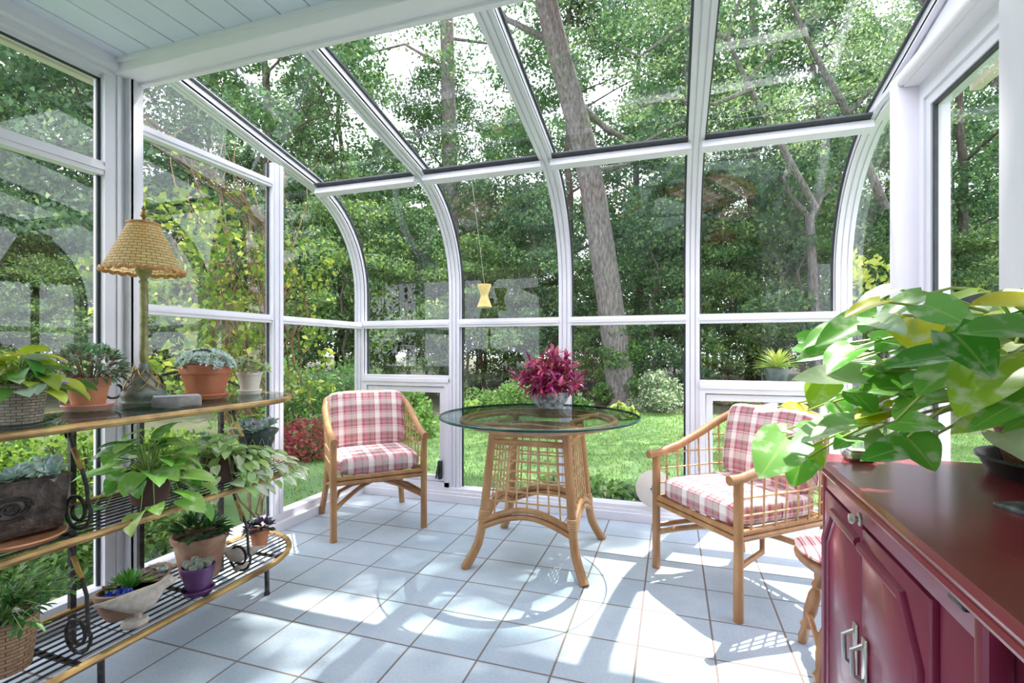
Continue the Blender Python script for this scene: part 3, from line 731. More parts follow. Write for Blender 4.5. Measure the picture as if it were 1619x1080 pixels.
fs = [(i*(ns+1)+k, i*(ns+1)+k+1, (i+1)*(ns+1)+k+1, (i+1)*(ns+1)+k) for i in range(len(zs)-1) for k in range(ns)]
b.add(vs, fs, True, uvs=uvs); sh = b.build('lamp_shade', SHADE, t)
b = B(); b.tube([(.142*math.cos(a),.142*math.sin(a),.553+.005*math.sin(a*22)) for a in np.linspace(0,2*PI,97)[:-1]], .0075, 6, closed=True)
b.build('braided_trim', BRT, sh); b = B(); b.tube([(.055*math.cos(a),.055*math.sin(a),.750) for a in np.linspace(0,2*PI,25)[:-1]], .005, 6, closed=True); b.build('top_binding', BRT, sh)
b = B()
for k in range(3):
    a = k*2*PI/3; b.tube([(0,0,.745),(.052*math.cos(a),.052*math.sin(a),.748)], .002, 4)
b.build('shade_frame', BRASS, sh)
#@@PART3
# ------------------------------------------------------------------ leaves
def hleaf(b, base, d, up, L, W, droop=.5, fold=.25, col=(.1,.3,.05), n=7, heart=.13, wave=0.0, pw=.62):
    d = Vector(d).normalized(); up = Vector(up); s = d.cross(up)
    s = s.normalized() if s.length > 1e-4 else d.orthogonal().normalized(); nr = s.cross(d).normalized()
    p = Vector(base); vs = []; uvs = []; TT = (-1,-.6,0,.6,1)
    for i in range(n+1):
        q = i/n; a = droop*q
        f = max(0.0, math.sin(PI*min(1,(q*.96+.04))**pw))**.72 if i < n else 0.0
        h = W/2*f; dl = d*math.cos(a)-nr*math.sin(a); nl = nr*math.cos(a)+d*math.sin(a)
        for t in TT:
            back = heart*L*abs(t)**1.3*max(0,1-q*2.6)
            vs.append(p+s*(h*t)+nl*(fold*abs(t)*h+wave*h*math.sin(q*9+t*2)*abs(t))-dl*back); uvs.append((t*.5, q))
        p = p+dl*(L/n)
    m = len(TT); fs = [(i*m+j, i*m+j+1, (i+1)*m+j+1, (i+1)*m+j) for i in range(n) for j in range(m-1)]
    b.add(vs, fs, True, col=col, uvs=uvs)
def jit(c, a=.25):
    k = 1+random.uniform(-a, a); return (min(1,c[0]*k*(1+random.uniform(-.12,.12))), min(1,c[1]*k), min(1,c[2]*k*(1+random.uniform(-.2,.2))))
def rvec(zmin=-1, zmax=1):
    a = random.uniform(0, 2*PI); z = random.uniform(zmin, zmax); r = math.sqrt(max(0,1-z*z)); return Vector((r*math.cos(a), r*math.sin(a), z))
def rosette(b, c, r, col, n=22, tip=None, flat=.5, wd=.42, axis=None):
    c = Vector(c); R = Vector((0,0,1)).rotation_difference(Vector(axis)).to_matrix() if axis is not None else Matrix.Identity(3)
    for k in range(n):
        a = k*2.39996; q = (k+.5)/n; z = .95-flat*q*1.5; d = Vector((math.cos(a), math.sin(a), max(.05,z))).normalized()
        hleaf(b, c+Vector((0,0,r*.06)), R @ d, R @ Vector((0,0,1)), r*(.35+.65*q), r*wd*(.6+.4*q), -.35, .5, jit(tip if (tip and q < .35) else col, .15), n=4, heart=0, pw=.9)
def leafcloud(name, P, S, Cc, m, parent=None, droop=.3, upb=.0, aspect=.55, sharp=None, dirs=None):
    n = len(P); P = np.asarray(P, dtype=np.float64); S = np.asarray(S).reshape(-1,1)
    a = RNG.uniform(0, 2*PI, n); z = RNG.uniform(-1, .55, n)-droop*.5; z = np.clip(z, -.98, .98); r = np.sqrt(1-z*z)
    D = np.stack([r*np.cos(a), r*np.sin(a), z], 1) if dirs is None else dirs
    Rn = RNG.normal(size=(n,3)); Rn[:,2] += upb; U = np.cross(D, Rn); U /= np.linalg.norm(U, axis=1)[:,None]+1e-9
    Nn = np.cross(U, D)
    base = P-D*S*.5; tip = P+D*S*.5-Nn*S*.10; l = P-D*S*.05+U*S*aspect*.5+Nn*S*.08; rr = P-D*S*.05-U*S*aspect*.5+Nn*S*.08
    V = np.stack([base, l, tip, rr], 1).reshape(-1, 3).astype(np.float32)
    me = bpy.data.meshes.new(name); me.vertices.add(4*n); me.loops.add(4*n); me.polygons.add(n)
    me.vertices.foreach_set('co', V.ravel()); me.loops.foreach_set('vertex_index', np.arange(4*n, dtype=np.int32))
    me.polygons.foreach_set('loop_start', np.arange(0, 4*n, 4, dtype=np.int32)); me.polygons.foreach_set('loop_total', np.full(n, 4, dtype=np.int32))
    me.update(calc_edges=True)
    ca = me.color_attributes.new('Col', 'FLOAT_COLOR', 'POINT')
    C4 = np.ones((n,4), dtype=np.float32); C4[:,:3] = Cc; ca.data.foreach_set('color', np.repeat(C4, 4, axis=0).ravel())
    me.materials.append(m); o = bpy.data.objects.new(name, me); COL.objects.link(o)
    if parent: o.parent = parent
    return o
def cols(n, c1, c2, bright=.25, c3=None, p3=0.0):
    q = RNG.uniform(0,1,(n,1)); c = np.array(c1)*(1-q)+np.array(c2)*q
    if c3 is not None:
        k = RNG.uniform(0,1,n) < p3; c[k] = np.array(c3)
    return np.clip(c*(1+RNG.uniform(-bright,bright,(n,1))), 0, 1)
def sphere_pts(n, c, r, sq=(1,1,1), shell=.0):
    v = RNG.normal(size=(n,3)); v /= np.linalg.norm(v,axis=1)[:,None]; q = RNG.uniform(shell**3,1,(n,1))**(1/3)
    return np.array(c)+v*q*r*np.array(sq)

# ------------------------------------------------------------------ pots and plants on the rack
def pot(name, label, loc, r, h, m, cat='potted plant', saucer=None, rim=.16, taper=.72, soil=True, style='rim', group=None, rz=0, saucer_m=None):
    t = thing(name, label, cat, loc, rz, group); z0 = .0
    if saucer:
        b = B(); b.lathe([(0,0),(saucer*.82,0),(saucer,.020),(saucer*.97,.024),(saucer*.80,.008),(0,.008)], n=26); b.build('saucer', saucer_m or m, t); z0 = .009
    b = B()
    if style == 'rim': prof = [(0,0),(r*taper,0),(r*.93,h*(1-rim)),(r*1.0,h*(1-rim)+.001),(r*1.03,h-.004),(r*1.0,h),(r*.93,h),(r*.90,h*(1-rim)),(r*.88,h*.86),(0,h*.86)]
    elif style == 'plain': prof = [(0,0),(r*taper,0),(r*.9,h*.5),(r,h-.004),(r*.98,h),(r*.9,h),(r*.88,h*.88),(0,h*.88)]
    elif style == 'urn': prof = [(0,0),(r*.55,0),(r*.60,h*.06),(r*.56,h*.12),(r*.64,h*.25),(r*.70,h*.55),(r*.82,h*.82),(r*1.0,h*.94),(r*1.02,h*.985),(r*.95,h),(r*.80,h*.95),(r*.74,h*.86),(0,h*.86)]
    elif style == 'bowl': prof = [(0,0),(r*.55,0),(r*.85,h*.45),(r,h*.92),(r*.98,h),(r*.90,h*.96),(r*.85,h*.78),(0,h*.78)]
    m_ = m; uvb = B(); uvb.lathe(prof, (0,0,z0), 28)
    # wrap coordinates for woven pots
    for i in range(len(uvb.v)):
        k = i % 28; uvb.uv[i] = (k/28*2*PI*r*.75, uvb.v[i][2])
    uvb.build('pot', m_, t)
    if soil:
        b = B(); zz = z0+h*(.88 if style != 'bowl' else .80); b.lathe([(0,zz+.006),(r*.5,zz+.005),(r*(.86 if style in('rim','plain') else .74),zz)], n=20); b.build('soil', SOIL, t)
    return t, z0+h
G1 = (.09,.30,.05); G2 = (.18,.44,.08); LIME = (.45,.58,.05); YG = (.58,.64,.06); PALE = (.46,.60,.40); SG = (.28,.42,.34); DG = (.03,.10,.03)
TZ, MZ, LZ = .9205, .553, .143

def broadleaf_plant(t, z, r, n, L, W, colsel, up=.8, droop=.9, spread=1.0, mat=PLEAF, name='foliage', hmax=.1, heart=.13, stemcol=None, zmin=-.1, low=0):
    b = B(); sb = B()
    for k in range(n):
        a = random.uniform(0,2*PI); q = random.uniform(.15,1); rr = r*q*spread
        hz = hmax*(1-.75*q*q)*random.uniform(.6,1.15)-low*q
        p = Vector((rr*math.cos(a), rr*math.sin(a), z+hz)); d = Vector((math.cos(a), math.sin(a), random.uniform(zmin,.45)*(1.1-q)))
        d += rvec()*.35
        l = L*random.uniform(.7,1.15); hleaf(b, p, d, Vector((0,0,1))+rvec()*.35, l, l*W/L*random.uniform(.85,1.1), droop*random.uniform(.6,1.3), random.uniform(.1,.35), jit(random.choice(colsel)), n=6, heart=heart)
        sb.tube([(p.x*.15,p.y*.15,z-.01),(p.x*.6,p.y*.6,z+max(hz,0)*.75+.015),p], [.0028,.0022,.0016], 5, caps=False)
    sb.build('stems', noisemat_cache('stem_green'), t)
    return b.build(name, mat, t, sharp=0)
_nc = {}
def noisemat_cache(k):
    if k not in _nc:
        d = {'stem_green': ((.22,.36,.08),(.34,.48,.14)), 'stem_brown': ((.16,.10,.05),(.28,.18,.10))}[k]
        _nc[k] = noisemat(k, d[0], d[1], 30, .6)
    return _nc[k]

# top shelf, from the left
t, z = pot('potted_plant', 'lime and green leafy plant with purple flowers, grey woven pot, far left of top shelf', (-1.955,.985,TZ), .072, .125, GREYW2, style='plain', taper=.8)
broadleaf_plant(t, z, .115, 54, .085, .062, [LIME, YG, LIME, G2, G1, PALE], hmax=.10, low=.05)
PUR = noisemat('violet_petals', (.30,.22,.62), (.45,.36,.80), 40, .6)
for (x, y, zz) in ((.075,-.02,z+.035),(.10,.02,z+.0),(.115,.05,z-.005),(.05,-.09,z+.02)):
    b = B()
    for k in range(5):
        a = k*2*PI/5; hleaf(b, (x,y,zz), (math.cos(a)+.3, math.sin(a)-.3, .3), (.5,-.5,1), .020, .020, .4, .1, (.4,.3,.7), n=4, heart=0)
    b.build('flower', PUR, t)
t, z = pot('potted_plant', 'chartreuse coleus in a weathered grey pot at the left end of the top shelf', (-2.12,1.06,TZ), .062, .115, GREYW, style='plain')
broadleaf_plant(t, z, .12, 40, .095, .07, [YG, LIME, (.62,.66,.10)], hmax=.10, low=.03, heart=.06)
t, z = pot('potted_succulent', 'light terracotta pot of dark green trailing succulent on a pinkish saucer, left of lamp', (-2.125,1.285,TZ), .068, .115, TERRA, saucer=.083, rim=.3, saucer_m=noisemat('pink_glaze', (.55,.22,.18),(.66,.32,.26), 12,.4))
b = B()
for k in range(330):
    d = rvec(-.05,1); p = Vector((d.x*.105, d.y*.105, z+.012+max(0,d.z)*.095)); hleaf(b, p*1.0, d+rvec()*.6, (0,0,1), random.uniform(.03,.045), .014, .3, .5, jit(random.choice([(.16,.34,.16),(.26,.42,.24),(.40,.52,.34),(.24,.18,.14)])), n=4, heart=0, pw=.8)
for k in range(24):
    a = random.uniform(0,2*PI); hleaf(b, (.08*math.cos(a),.08*math.sin(a),z), (math.cos(a),math.sin(a),-.8), (0,0,1), .04,.013,.2,.4, jit((.16,.26,.13)), n=4, heart=0)
b.build('foliage', SUCC, t)
sb = B()
for k in range(40):
    d = rvec(.1,1); sb.tube([(d.x*.03,d.y*.03,z-.02),(d.x*.085,d.y*.085,z+.01+d.z*.06)], .0016, 4)
sb.build('stems', noisemat_cache('stem_brown'), t)
b = B(); b.box((-.082,-.042,0),(.082,.042,.038), bev=.003); o = b.build('slate_box', GREYTILE, None, (-1.925,1.483,TZ)); o.rotation_euler = (0,0,1.0); tag(o, 'small worn grey box with pale lid at the front edge beside the lamp base', 'box')
b = B(); b.box((-.078,-.038,.0385),(.078,.038,.0435), bev=.001); b.build('lid', GREYW, o)
t, z = pot('potted_succulent', 'red terracotta pot of blue-grey echeveria dome, right of the lamp', (-2.104,1.765,TZ), .108, .150, TERRAD, saucer=.100, rim=.28, taper=.68)
b = B()
for k in range(95):
    d = rvec(.0,1); p = Vector((d.x*.108, d.y*.108, z-.008+max(0,d.z)*.072)); rosette(b, p, .036, (.58,.72,.64), 12, (.70,.80,.68), axis=(d.x,d.y,d.z+.35))
b.build('foliage', SUCC, t, sharp=0)
t, z = pot('potted_succulent', 'cream footed pot of light green rosettes at the right end of the top shelf', (-2.09,2.005,TZ), .062, .105, CREAM, saucer=.06, rim=.15, taper=.62)
b = B()
for k in range(30):
    d = rvec(.0,1); rosette(b, (d.x*.082, d.y*.082, z+.008+max(0,d.z)*.06), .044, axis=(d.x,d.y,d.z+.3), col=random.choice([(.40,.50,.18),(.52,.58,.30),(.45,.42,.26),(.36,.5,.28)]), n=10)
b.build('foliage', SUCC, t, sharp=0)
# middle shelf
t = thing('metal_planter', 'rectangular embossed dark metal planter of pale echeverias on the middle shelf', 'planter', (-1.985,.985,MZ+.022), math.radians(-8))
b = B(); b.add([(-.075,-.17,0),(.075,-.17,0),(.075,.10,0),(-.075,.10,0),(-.088,-.185,.17),(.088,-.185,.17),(.088,.115,.17),(-.088,.115,.17),(-.078,-.175,.17),(.078,-.175,.17),(.078,.105,.17),(-.078,.105,.17),(-.078,-.175,.15),(.078,-.175,.15),(.078,.105,.15),(-.078,.105,.15)],
 [(3,2,1,0),(0,1,5,4),(1,2,6,5),(2,3,7,6),(3,0,4,7),(4,5,9,8),(5,6,10,9),(6,7,11,10),(7,4,8,11),(8,9,13,12),(9,10,14,13),(10,11,15,14),(11,8,12,15),(12,13,14,15)])
b.box((-.091,-.188,.160),(.091,.118,.172)); 
pb = b.build('planter_box', DMETAL, t, sharp=30)
b = B()
for s in (-1, 1):
    b.tube([(.0845,-.03+s*.055*(1-k/22)*math.cos(k*.5), .09+.04*(1-k/22)*math.sin(k*.5)) for k in range(20)], .003, 5)
b.tube([(.086,-.03+.045*math.cos(a),.09+.028*math.sin(a)) for a in np.linspace(0,2*PI,20)[:-1]], .003, 5, closed=True); b.build('embossed_scroll', IRON, pb)
b = B()
for k in range(16): rosette(b, (random.uniform(-.06,.06), random.uniform(-.16,.10), .165+random.uniform(0,.02)), random.uniform(.05,.068), axis=(random.uniform(-.2,.9),random.uniform(-.8,.2),.9), col=random.choice([(.58,.74,.66),(.42,.56,.50),(.5,.6,.55)]), n=16)
b.build('foliage', SUCC, t, sharp=0)
b = B()
b.lathe([(0,0),(.095,0),(.118,.016),(.114,.020),(.09,.008),(0,.008)], n=30); o = b.build('saucer', TERRA, None, (-1.935,.975,MZ)); tag(o, 'wide terracotta saucer under the dark metal planter on the middle shelf', 'saucer')
t, z = pot('potted_pothos', 'bright green heart-leaved pothos spilling over the middle shelf from a dark brown pot', (-1.955,1.395,MZ), .082, .125, DBROWN, style='rim', rim=.2)
broadleaf_plant(t, z, .20, 62, .115, .080, [(.20,.52,.08),(.30,.60,.11),(.44,.66,.15),(.13,.40,.06)], hmax=.17, low=.16, droop=.8, mat=POTHOS)
t, z = pot('potted_pothos', 'cream-variegated pothos trailing right along the middle shelf', (-1.97,1.72,MZ), .075, .115, DBROWN, style='rim', rim=.2)
broadleaf_plant(t, z, .19, 66, .098, .062, [(.42,.64,.22),(.60,.72,.42),(.28,.54,.12),(.66,.76,.50)], hmax=.12, low=.13, droop=.7, mat=POTHOS)
b = B(); fb = B()
for k in range(16):
    a = random.uniform(-1.2,1.2); p = Vector((0,0,z)); pts = [p.copy()]
    for j in range(7):
        p = p+Vector((math.cos(a)*.032+.006, math.sin(a)*.038+.012, .02-.012*j)); pts.append(p.copy())
        if j > 2: hleaf(fb, p, Vector((math.cos(a),math.sin(a),-.5))+rvec()*.4, Vector((0,0,1))+rvec()*.3, random.uniform(.05,.075), .036, .5, .25, jit(random.choice([(.5,.64,.34),(.35,.55,.16),(.6,.66,.5)])), n=5)
    b.tube(pts, .0018, 5)
b.build('trailing_stems', noisemat_cache('stem_green'), t); fb.build('trailing_foliage', POTHOS, t, sharp=0)
t, z = pot('urn_planter', 'dark green diamond-patterned urn of grey-purple succulents at the right end of the middle shelf', (-2.02,1.985,MZ), .100, .190, DGREEN, cat='planter', style='urn')
b = B()
for s in (-1,1):
    for k in range(12): 
        a0 = k*2*PI/12; b.tube([((.066+.017*q)*math.cos(a0+s*q*.52), (.066+.017*q)*math.sin(a0+s*q*.52), .045+.11*q) for q in np.linspace(0,1,5)], .0022, 4)
b.build('diamond_relief', GREYTILE, t)
b = B()
for k in range(26): rosette(b, (random.uniform(-.07,.07), random.uniform(-.07,.07), z-.002+random.uniform(0,.035)), random.uniform(.035,.05), random.choice([(.42,.54,.50),(.42,.36,.46),(.56,.68,.62)]), 12, axis=(random.uniform(0,.8),random.uniform(-.8,0),.9))
for k in range(5): rosette(b, (random.uniform(-.02,.04), random.uniform(-.04,.02), z+.055+random.uniform(-.01,.015)), .04, (.42,.62,.14), 10)
b.build('foliage', SUCC, t, sharp=0)
b = B(); b.tube([(0,0,z-.02),(.01,-.01,z+.06)], .004, 5); b.build('stems', noisemat_cache('stem_green'), t)
t, z = pot('potted_succulent', 'little pot of blue-grey succulent squeezed behind the variegated pothos', (-2.13,1.80,MZ), .05, .09, GREYTILE, style='rim')
b = B()
for k in range(12): rosette(b, (random.uniform(-.04,.04), random.uniform(-.04,.04), z+random.uniform(0,.10)), .042, (.36,.50,.42), 12)
b.build('foliage', SUCC, t, sharp=0); b = B()
for k in range(7): b.tube([(0,0,z-.01),(random.uniform(-.04,.04), random.uniform(-.04,.04), z+random.uniform(.02,.09))], .003, 4)
b.build('stems', noisemat_cache('stem_green'), t)
# low shelf
t, z = pot('potted_plant', 'coarse wicker basket of fine green foliage with white flowers, left end of bottom shelf', (-2.005,.975,LZ), .085, .165, SHADET, style='plain', taper=.78)
b = B(); sb = B()
for k in range(60):
    d = rvec(.0,1); L = random.uniform(.10,.23); e = Vector((d.x*L, d.y*L, z+abs(d.z)*L*.75-.01)); sb.tube([(0,0,z-.01), tuple(Vector((d.x*L*.5,d.y*L*.5,z+d.z*L*.5+.02))), tuple(e)], .0014, 4)
    for j in range(9):
        p = Vector((0,0,z)).lerp(e, .35+.65*j/8); hleaf(b, p, d+rvec()*.9, (0,0,1), random.uniform(.025,.045), .012, .3, .2, jit(random.choice([(.06,.20,.05),(.10,.30,.06),(.20,.42,.10),(.12,.28,.12)])), n=4, heart=0, pw=.85)
b.build('foliage', PLEAF, t, sharp=0); sb.build('stems', noisemat_cache('stem_green'), t)
WPET = leafmat('white_petals', rough=.6, trans=.3)
for (x,y,zz) in ((.085,-.01,z+.035),(.10,.03,z+.025),(.06,-.09,z+.05),(.08,-.06,z+.09)):
    b = B()
    for k in range(8): hleaf(b, (x,y,zz), rvec(0,1), (0,0,1), .017,.017,-.3,.2,(.85,.84,.80), n=3, heart=0)
    b.build('flower', WPET, t)
t = thing('succulent_dish', 'boat-shaped terracotta dish of mixed succulents on the bottom shelf, behind the larger stone bird', 'planter', (-1.995,1.365,LZ), math.radians(12))
b = B(); b.lathe([(0,0),(.07,0),(.085,.03),(.100,.075),(.103,.095),(.095,.097),(.088,.075),(0,.072)], n=32); b.v = [(x*.85, y*1.5, z+(.03*max(0,abs(y)/.1-.4) if z > .05 else 0)) for x,y,z in b.v]; b.build('dish', WICK, t)
b = B(); b.lathe([(0,.078),(.088,.078)], n=20); b.v = [(x*.82,y*1.42,z) for x,y,z in b.v]; b.build('soil', SOIL, t)
b = B()
for k in range(46):
    a = k*2.4; q = k/46; hleaf(b, (-.01,-.015,.078), (math.cos(a)*(.4+q), math.sin(a)*(.4+q), 1.1-q*.6), (0,0,1), .085, .016, -.15, .4, jit((.12,.36,.06)), n=4, heart=0, pw=.8)
for (x,y,r,c) in ((.03,.11,.05,(.45,.58,.52)),(-.02,.13,.05,(.5,.62,.56)),(.05,-.12,.04,(.55,.62,.45)),(.04,.03,.035,(.40,.62,.14)),(-.03,.07,.045,(.25,.20,.2)),(.05,.06,.034,(.3,.24,.26)),(.0,-.09,.045,(.2,.3,.16)),(-.04,-.06,.05,(.25,.16,.1)),(-.05,.01,.055,(.22,.13,.09))):
    rosette(b, (x,y,.088), r, c, 20)
b.build('foliage', SUCC, t, sharp=0)
b = B()
for k in range(34): hleaf(b, (.03+random.uniform(-.03,.03),-.10+random.uniform(-.035,.035),.10), rvec(0,1), (0,0,1), .024,.02,.3,.3,(.02,.06,.42), n=4, heart=0)
b.build('flowers', leafmat('blue_petals', rough=.5, trans=.2), t)
def bird(label, loc, rz, s):
    t = thing('stone_bird', label, 'bird figurine', loc, rz)
    b = B(); prof = [(-.118,.012,.004),(-.095,.013,.008),(-.06,.020,.022),(-.02,.034,.036),(.02,.040,.043),(.055,.034,.038),(.078,.022,.027),(.092,.019,.022),(.105,.021,.022),(.116,.016,.017),(.124,.006,.007),(.137,.0015,.002)]
    zc = [.112,.107,.096,.085,.080,.087,.103,.118,.124,.124,.121,.118]
    vs = []; n = 14
    for (x, w, h), z in zip(prof, zc):
        for k in range(n): a = 2*PI*k/n; vs.append((x*s, w*math.cos(a)*s, (z+h*math.sin(a))*s))
    m = len(prof); fs = [(i*n+k, i*n+(k+1)%n, (i+1)*n+(k+1)%n, (i+1)*n+k) for i in range(m-1) for k in range(n)]+[tuple(range(n-1,-1,-1)), tuple((m-1)*n+k for k in range(n))]
    b.add(vs, fs, True); b.build('body', STONE, t, sharp=0)
    b = B(); b.tube([(.01*s,0,.045*s),(.008*s,0,.018*s)], [.011*s,.013*s], 8); b.lathe([(0,0),(.040*s,0),(.044*s,.008*s),(.036*s,.020*s),(0,.024*s)], n=20); b.build('base', STONE, t)
    return t
bird('larger speckled stone bird on a round base at the front of the bottom shelf', (-1.875,1.285,LZ), math.radians(68), 1.0)
t, z = pot('potted_plant', 'wide clay pot of dark glossy leaves on the bottom shelf, behind the purple pot', (-2.005,1.655,LZ), .112, .190, WICK, style='rim', rim=.14, taper=.66)
b = B()
for k in range(90):
    d = rvec(0,1); hleaf(b, (d.x*.085,d.y*.085,z-.005+d.z*.05), d+rvec()*.5, (0,0,1), .062, .024, .3, .3, jit(random.choice([(.03,.10,.03),(.05,.16,.05),(.09,.22,.07)])), n=4, heart=0)
b.build('foliage', PLEAF, t, sharp=0)
t, z = pot('potted_succulent', 'small purple glazed pot and saucer of grey cactus on the bottom shelf', (-1.872,1.535,LZ), .062, .105, PURPLE, saucer=.062, rim=.25, taper=.72)
b = B()
for k in range(13):
    a = k*2.4; q = math.sqrt(k/13)*.045; x, y = q*math.cos(a), q*math.sin(a); h = random.uniform(.02,.038)
    b.lathe([(0,-.005),(.014,0),(.017,h*.5),(.012,h*.9),(0,h)], (x,y,z-.01), 10, wav=lambda a,z: .12*math.cos(8*a)); 
for i in range(len(b.v)): b.col[i] = (.26,.30,.24)
b.build('cactus', SUCC, t)
bird('smaller speckled stone bird beside the tiny terracotta pot on the bottom shelf', (-1.885,1.765,LZ), math.radians(215), .82)
t, z = pot('potted_plant', 'tiny terracotta pot of purple-green leaves at the right end of the bottom shelf', (-2.005,1.985,LZ), .046, .092, TERRA, style='rim', rim=.22)
b = B()
for k in range(60):
    d = rvec(0,1); hleaf(b, (d.x*.05,d.y*.05,z+d.z*.03), d+rvec()*.5, (0,0,1), .04, .03, .4, .2, jit(random.choice([(.06,.12,.07),(.10,.07,.13),(.05,.09,.08),(.14,.10,.17)])), n=4, heart=0)
b.build('foliage', PLEAF, t, sharp=0)
# ------------------------------------------------------------------ crimson plant on the table
t, z = pot('potted_plant', 'crimson leafy plant in a grey patterned bowl on the round glass table', (-.735,3.01,.7853), .128, .105, CHARB, style='bowl')
b = B(); sb = B()
for k in range(75):
    d = rvec(.0,1); L = random.uniform(.15,.25); e = Vector((d.x*L*1.02, d.y*L*1.02, z-.02+(.22*d.z+.03)*L/.2)); mid = Vector((d.x*L*.45, d.y*L*.45, z+d.z*.12+.02))
    sb.tube([(d.x*.05,d.y*.05,z-.03), tuple(mid), tuple(e)], .0018, 4)
    for j in range(13):
        q = .30+.70*j/12; p = (mid.lerp(e,(q-.3)/.7)); l = random.uniform(.045,.075)
        hleaf(b, p, d*.6+rvec()*.9, Vector((0,0,1))+rvec()*.4, l, l*.30, .6, .3, jit(random.choice([(.38,.03,.12),(.50,.06,.17),(.26,.02,.09),(.60,.16,.24),(.40,.03,.20),(.42,.12,.12)])), n=4, heart=0, pw=.8)
b.build('foliage', PLEAF, t, sharp=0); sb.build('stems', noisemat_cache('stem_brown'), t)

# ------------------------------------------------------------------ big pothos in a basket on the cabinet
PC = Vector((.80,1.31,0))
t = thing('potted_pothos', 'large glossy green and yellow pothos in a brown wicker basket on the burgundy cabinet', 'potted plant', (PC.x,PC.y,.8845))
b = B(); b.lathe([(0,0),(.148,0),(.166,.030),(.172,.034),(.170,.040),(.160,.036),(.142,.010),(0,.010)], n=40); b.build('tray', BLACK, t)
b = B(); ns = 60; prof = [(.118,.011),(.132,.06),(.145,.13),(.152,.19),(.150,.20),(.140,.195),(.135,.17),(.0,.165)]; vs = []; uvs = []
for r, z in prof:
    for k in range(ns+1): a = 2*PI*k/ns; vs.append((r*math.cos(a), r*math.sin(a), z)); uvs.append((k/ns*.7, z if r > .1 else z+r))
b.add(vs, [(i*(ns+1)+k, i*(ns+1)+k+1, (i+1)*(ns+1)+k+1, (i+1)*(ns+1)+k) for i in range(len(prof)-1) for k in range(ns)], True, uvs=uvs)
bk = b.build('basket', SHADED, t)
b = B(); b.tube([(.150*math.cos(a),.150*math.sin(a),.197+.003*math.sin(a*26)) for a in np.linspace(0,2*PI,105)[:-1]], .009, 6, closed=True); b.build('braided_rim', SHADED, bk)
Gc=(.09,.36,.035); G_=(.17,.50,.06); Yc=(.80,.80,.02); YGc=(.44,.68,.04); GLOSSc=(.56,.74,.50); Vc=(.26,.56,.13)  # the pale tone is sky gloss painted into some leaves' colour
LV = [ # base x,y  tip x,y  width  Ybase Ytip colour  (coordinates on an enlarged crop)
(665,200,385,322,120,1.25,1.18,G_),(725,80,560,150,70,1.35,1.32,GLOSSc),(680,135,515,192,70,1.2,1.15,Yc),(880,105,670,195,95,1.3,1.22,Vc),
(640,210,790,268,90,1.22,1.12,GLOSSc),(1130,92,880,145,60,1.25,1.18,YGc),(1400,150,1130,118,105,1.2,1.1,Yc),(880,150,1125,255,110,1.12,1.05,Vc),
(835,215,838,352,150,1.2,1.12,Yc),(560,350,430,440,110,1.3,1.2,G_),(520,330,300,400,90,1.35,1.28,G_),(1060,380,708,415,125,1.08,1.02,Gc),
(580,470,285,488,100,1.25,1.15,GLOSSc),(1010,280,1215,475,175,1.02,.98,Gc),(1400,270,1055,262,150,1.0,.95,G_),(1270,375,1042,602,210,1.12,1.0,YGc),
(1020,430,850,545,130,1.15,1.08,G_),(430,515,358,612,100,1.3,1.25,YGc),(650,690,372,705,120,1.28,1.18,Vc),(500,690,268,780,90,1.3,1.22,GLOSSc),
(250,765,125,935,160,1.3,1.2,Vc),(320,870,270,985,95,1.3,1.26,G_),(365,800,400,912,65,1.32,1.28,YGc),(245,725,150,745,55,1.4,1.38,YGc),
(340,640,228,608,60,1.4,1.36,Yc),(200,625,95,640,45,1.42,1.4,GLOSSc),(745,690,975,715,110,1.1,1.06,G_),(860,790,595,860,115,1.12,1.06,Gc),
(800,765,935,905,130,1.1,1.05,G_),(560,560,655,650,90,1.3,1.25,G_),(665,640,585,705,80,1.28,1.22,Yc),(740,520,650,560,80,1.3,1.25,Gc),
(880,575,740,650,95,1.2,1.15,G_),(1180,690,1012,728,80,1.08,1.04,YGc),(1400,560,1100,695,95,1.05,.98,G_),(1240,745,1400,880,110,1.08,1.0,GLOSSc),
(1100,160,1260,205,70,1.3,1.25,GLOSSc),(1255,195,1105,258,80,1.15,1.1,Yc),(1000,300,930,350,70,1.3,1.25,GLOSSc),(300,330,440,330,90,1.38,1.35,G_),
(640,330,800,330,90,1.32,1.3,Vc),(560,400,700,420,80,1.35,1.3,GLOSSc),(700,460,600,540,90,1.3,1.26,G_),(460,600,560,690,80,1.33,1.3,G_),
(700,760,620,820,80,1.25,1.2,Vc),(1000,560,900,600,80,1.2,1.15,G_),(1150,580,1080,560,80,1.25,1.2,G_),(960,220,1020,300,90,1.25,1.22,YGc),
(1300,330,1200,380,90,1.2,1.1,GLOSSc),(1400,650,1260,720,90,1.1,1.02,G_),(740,380,660,300,80,1.35,1.3,G_),(830,640,700,600,70,1.25,1.2,Yc),(900,130,760,110,60,1.35,1.3,G_),
(420,720,300,700,70,1.36,1.3,G_),(560,760,470,800,70,1.32,1.26,G_),(1330,80,1400,130,90,1.3,1.2,GLOSSc),(470,260,330,330,70,1.38,1.3,Vc)]
b = B(); sb = B(); off = Vector((PC.x,PC.y,.8845)); K = 2.919
camp = Vector((0,0,HC))
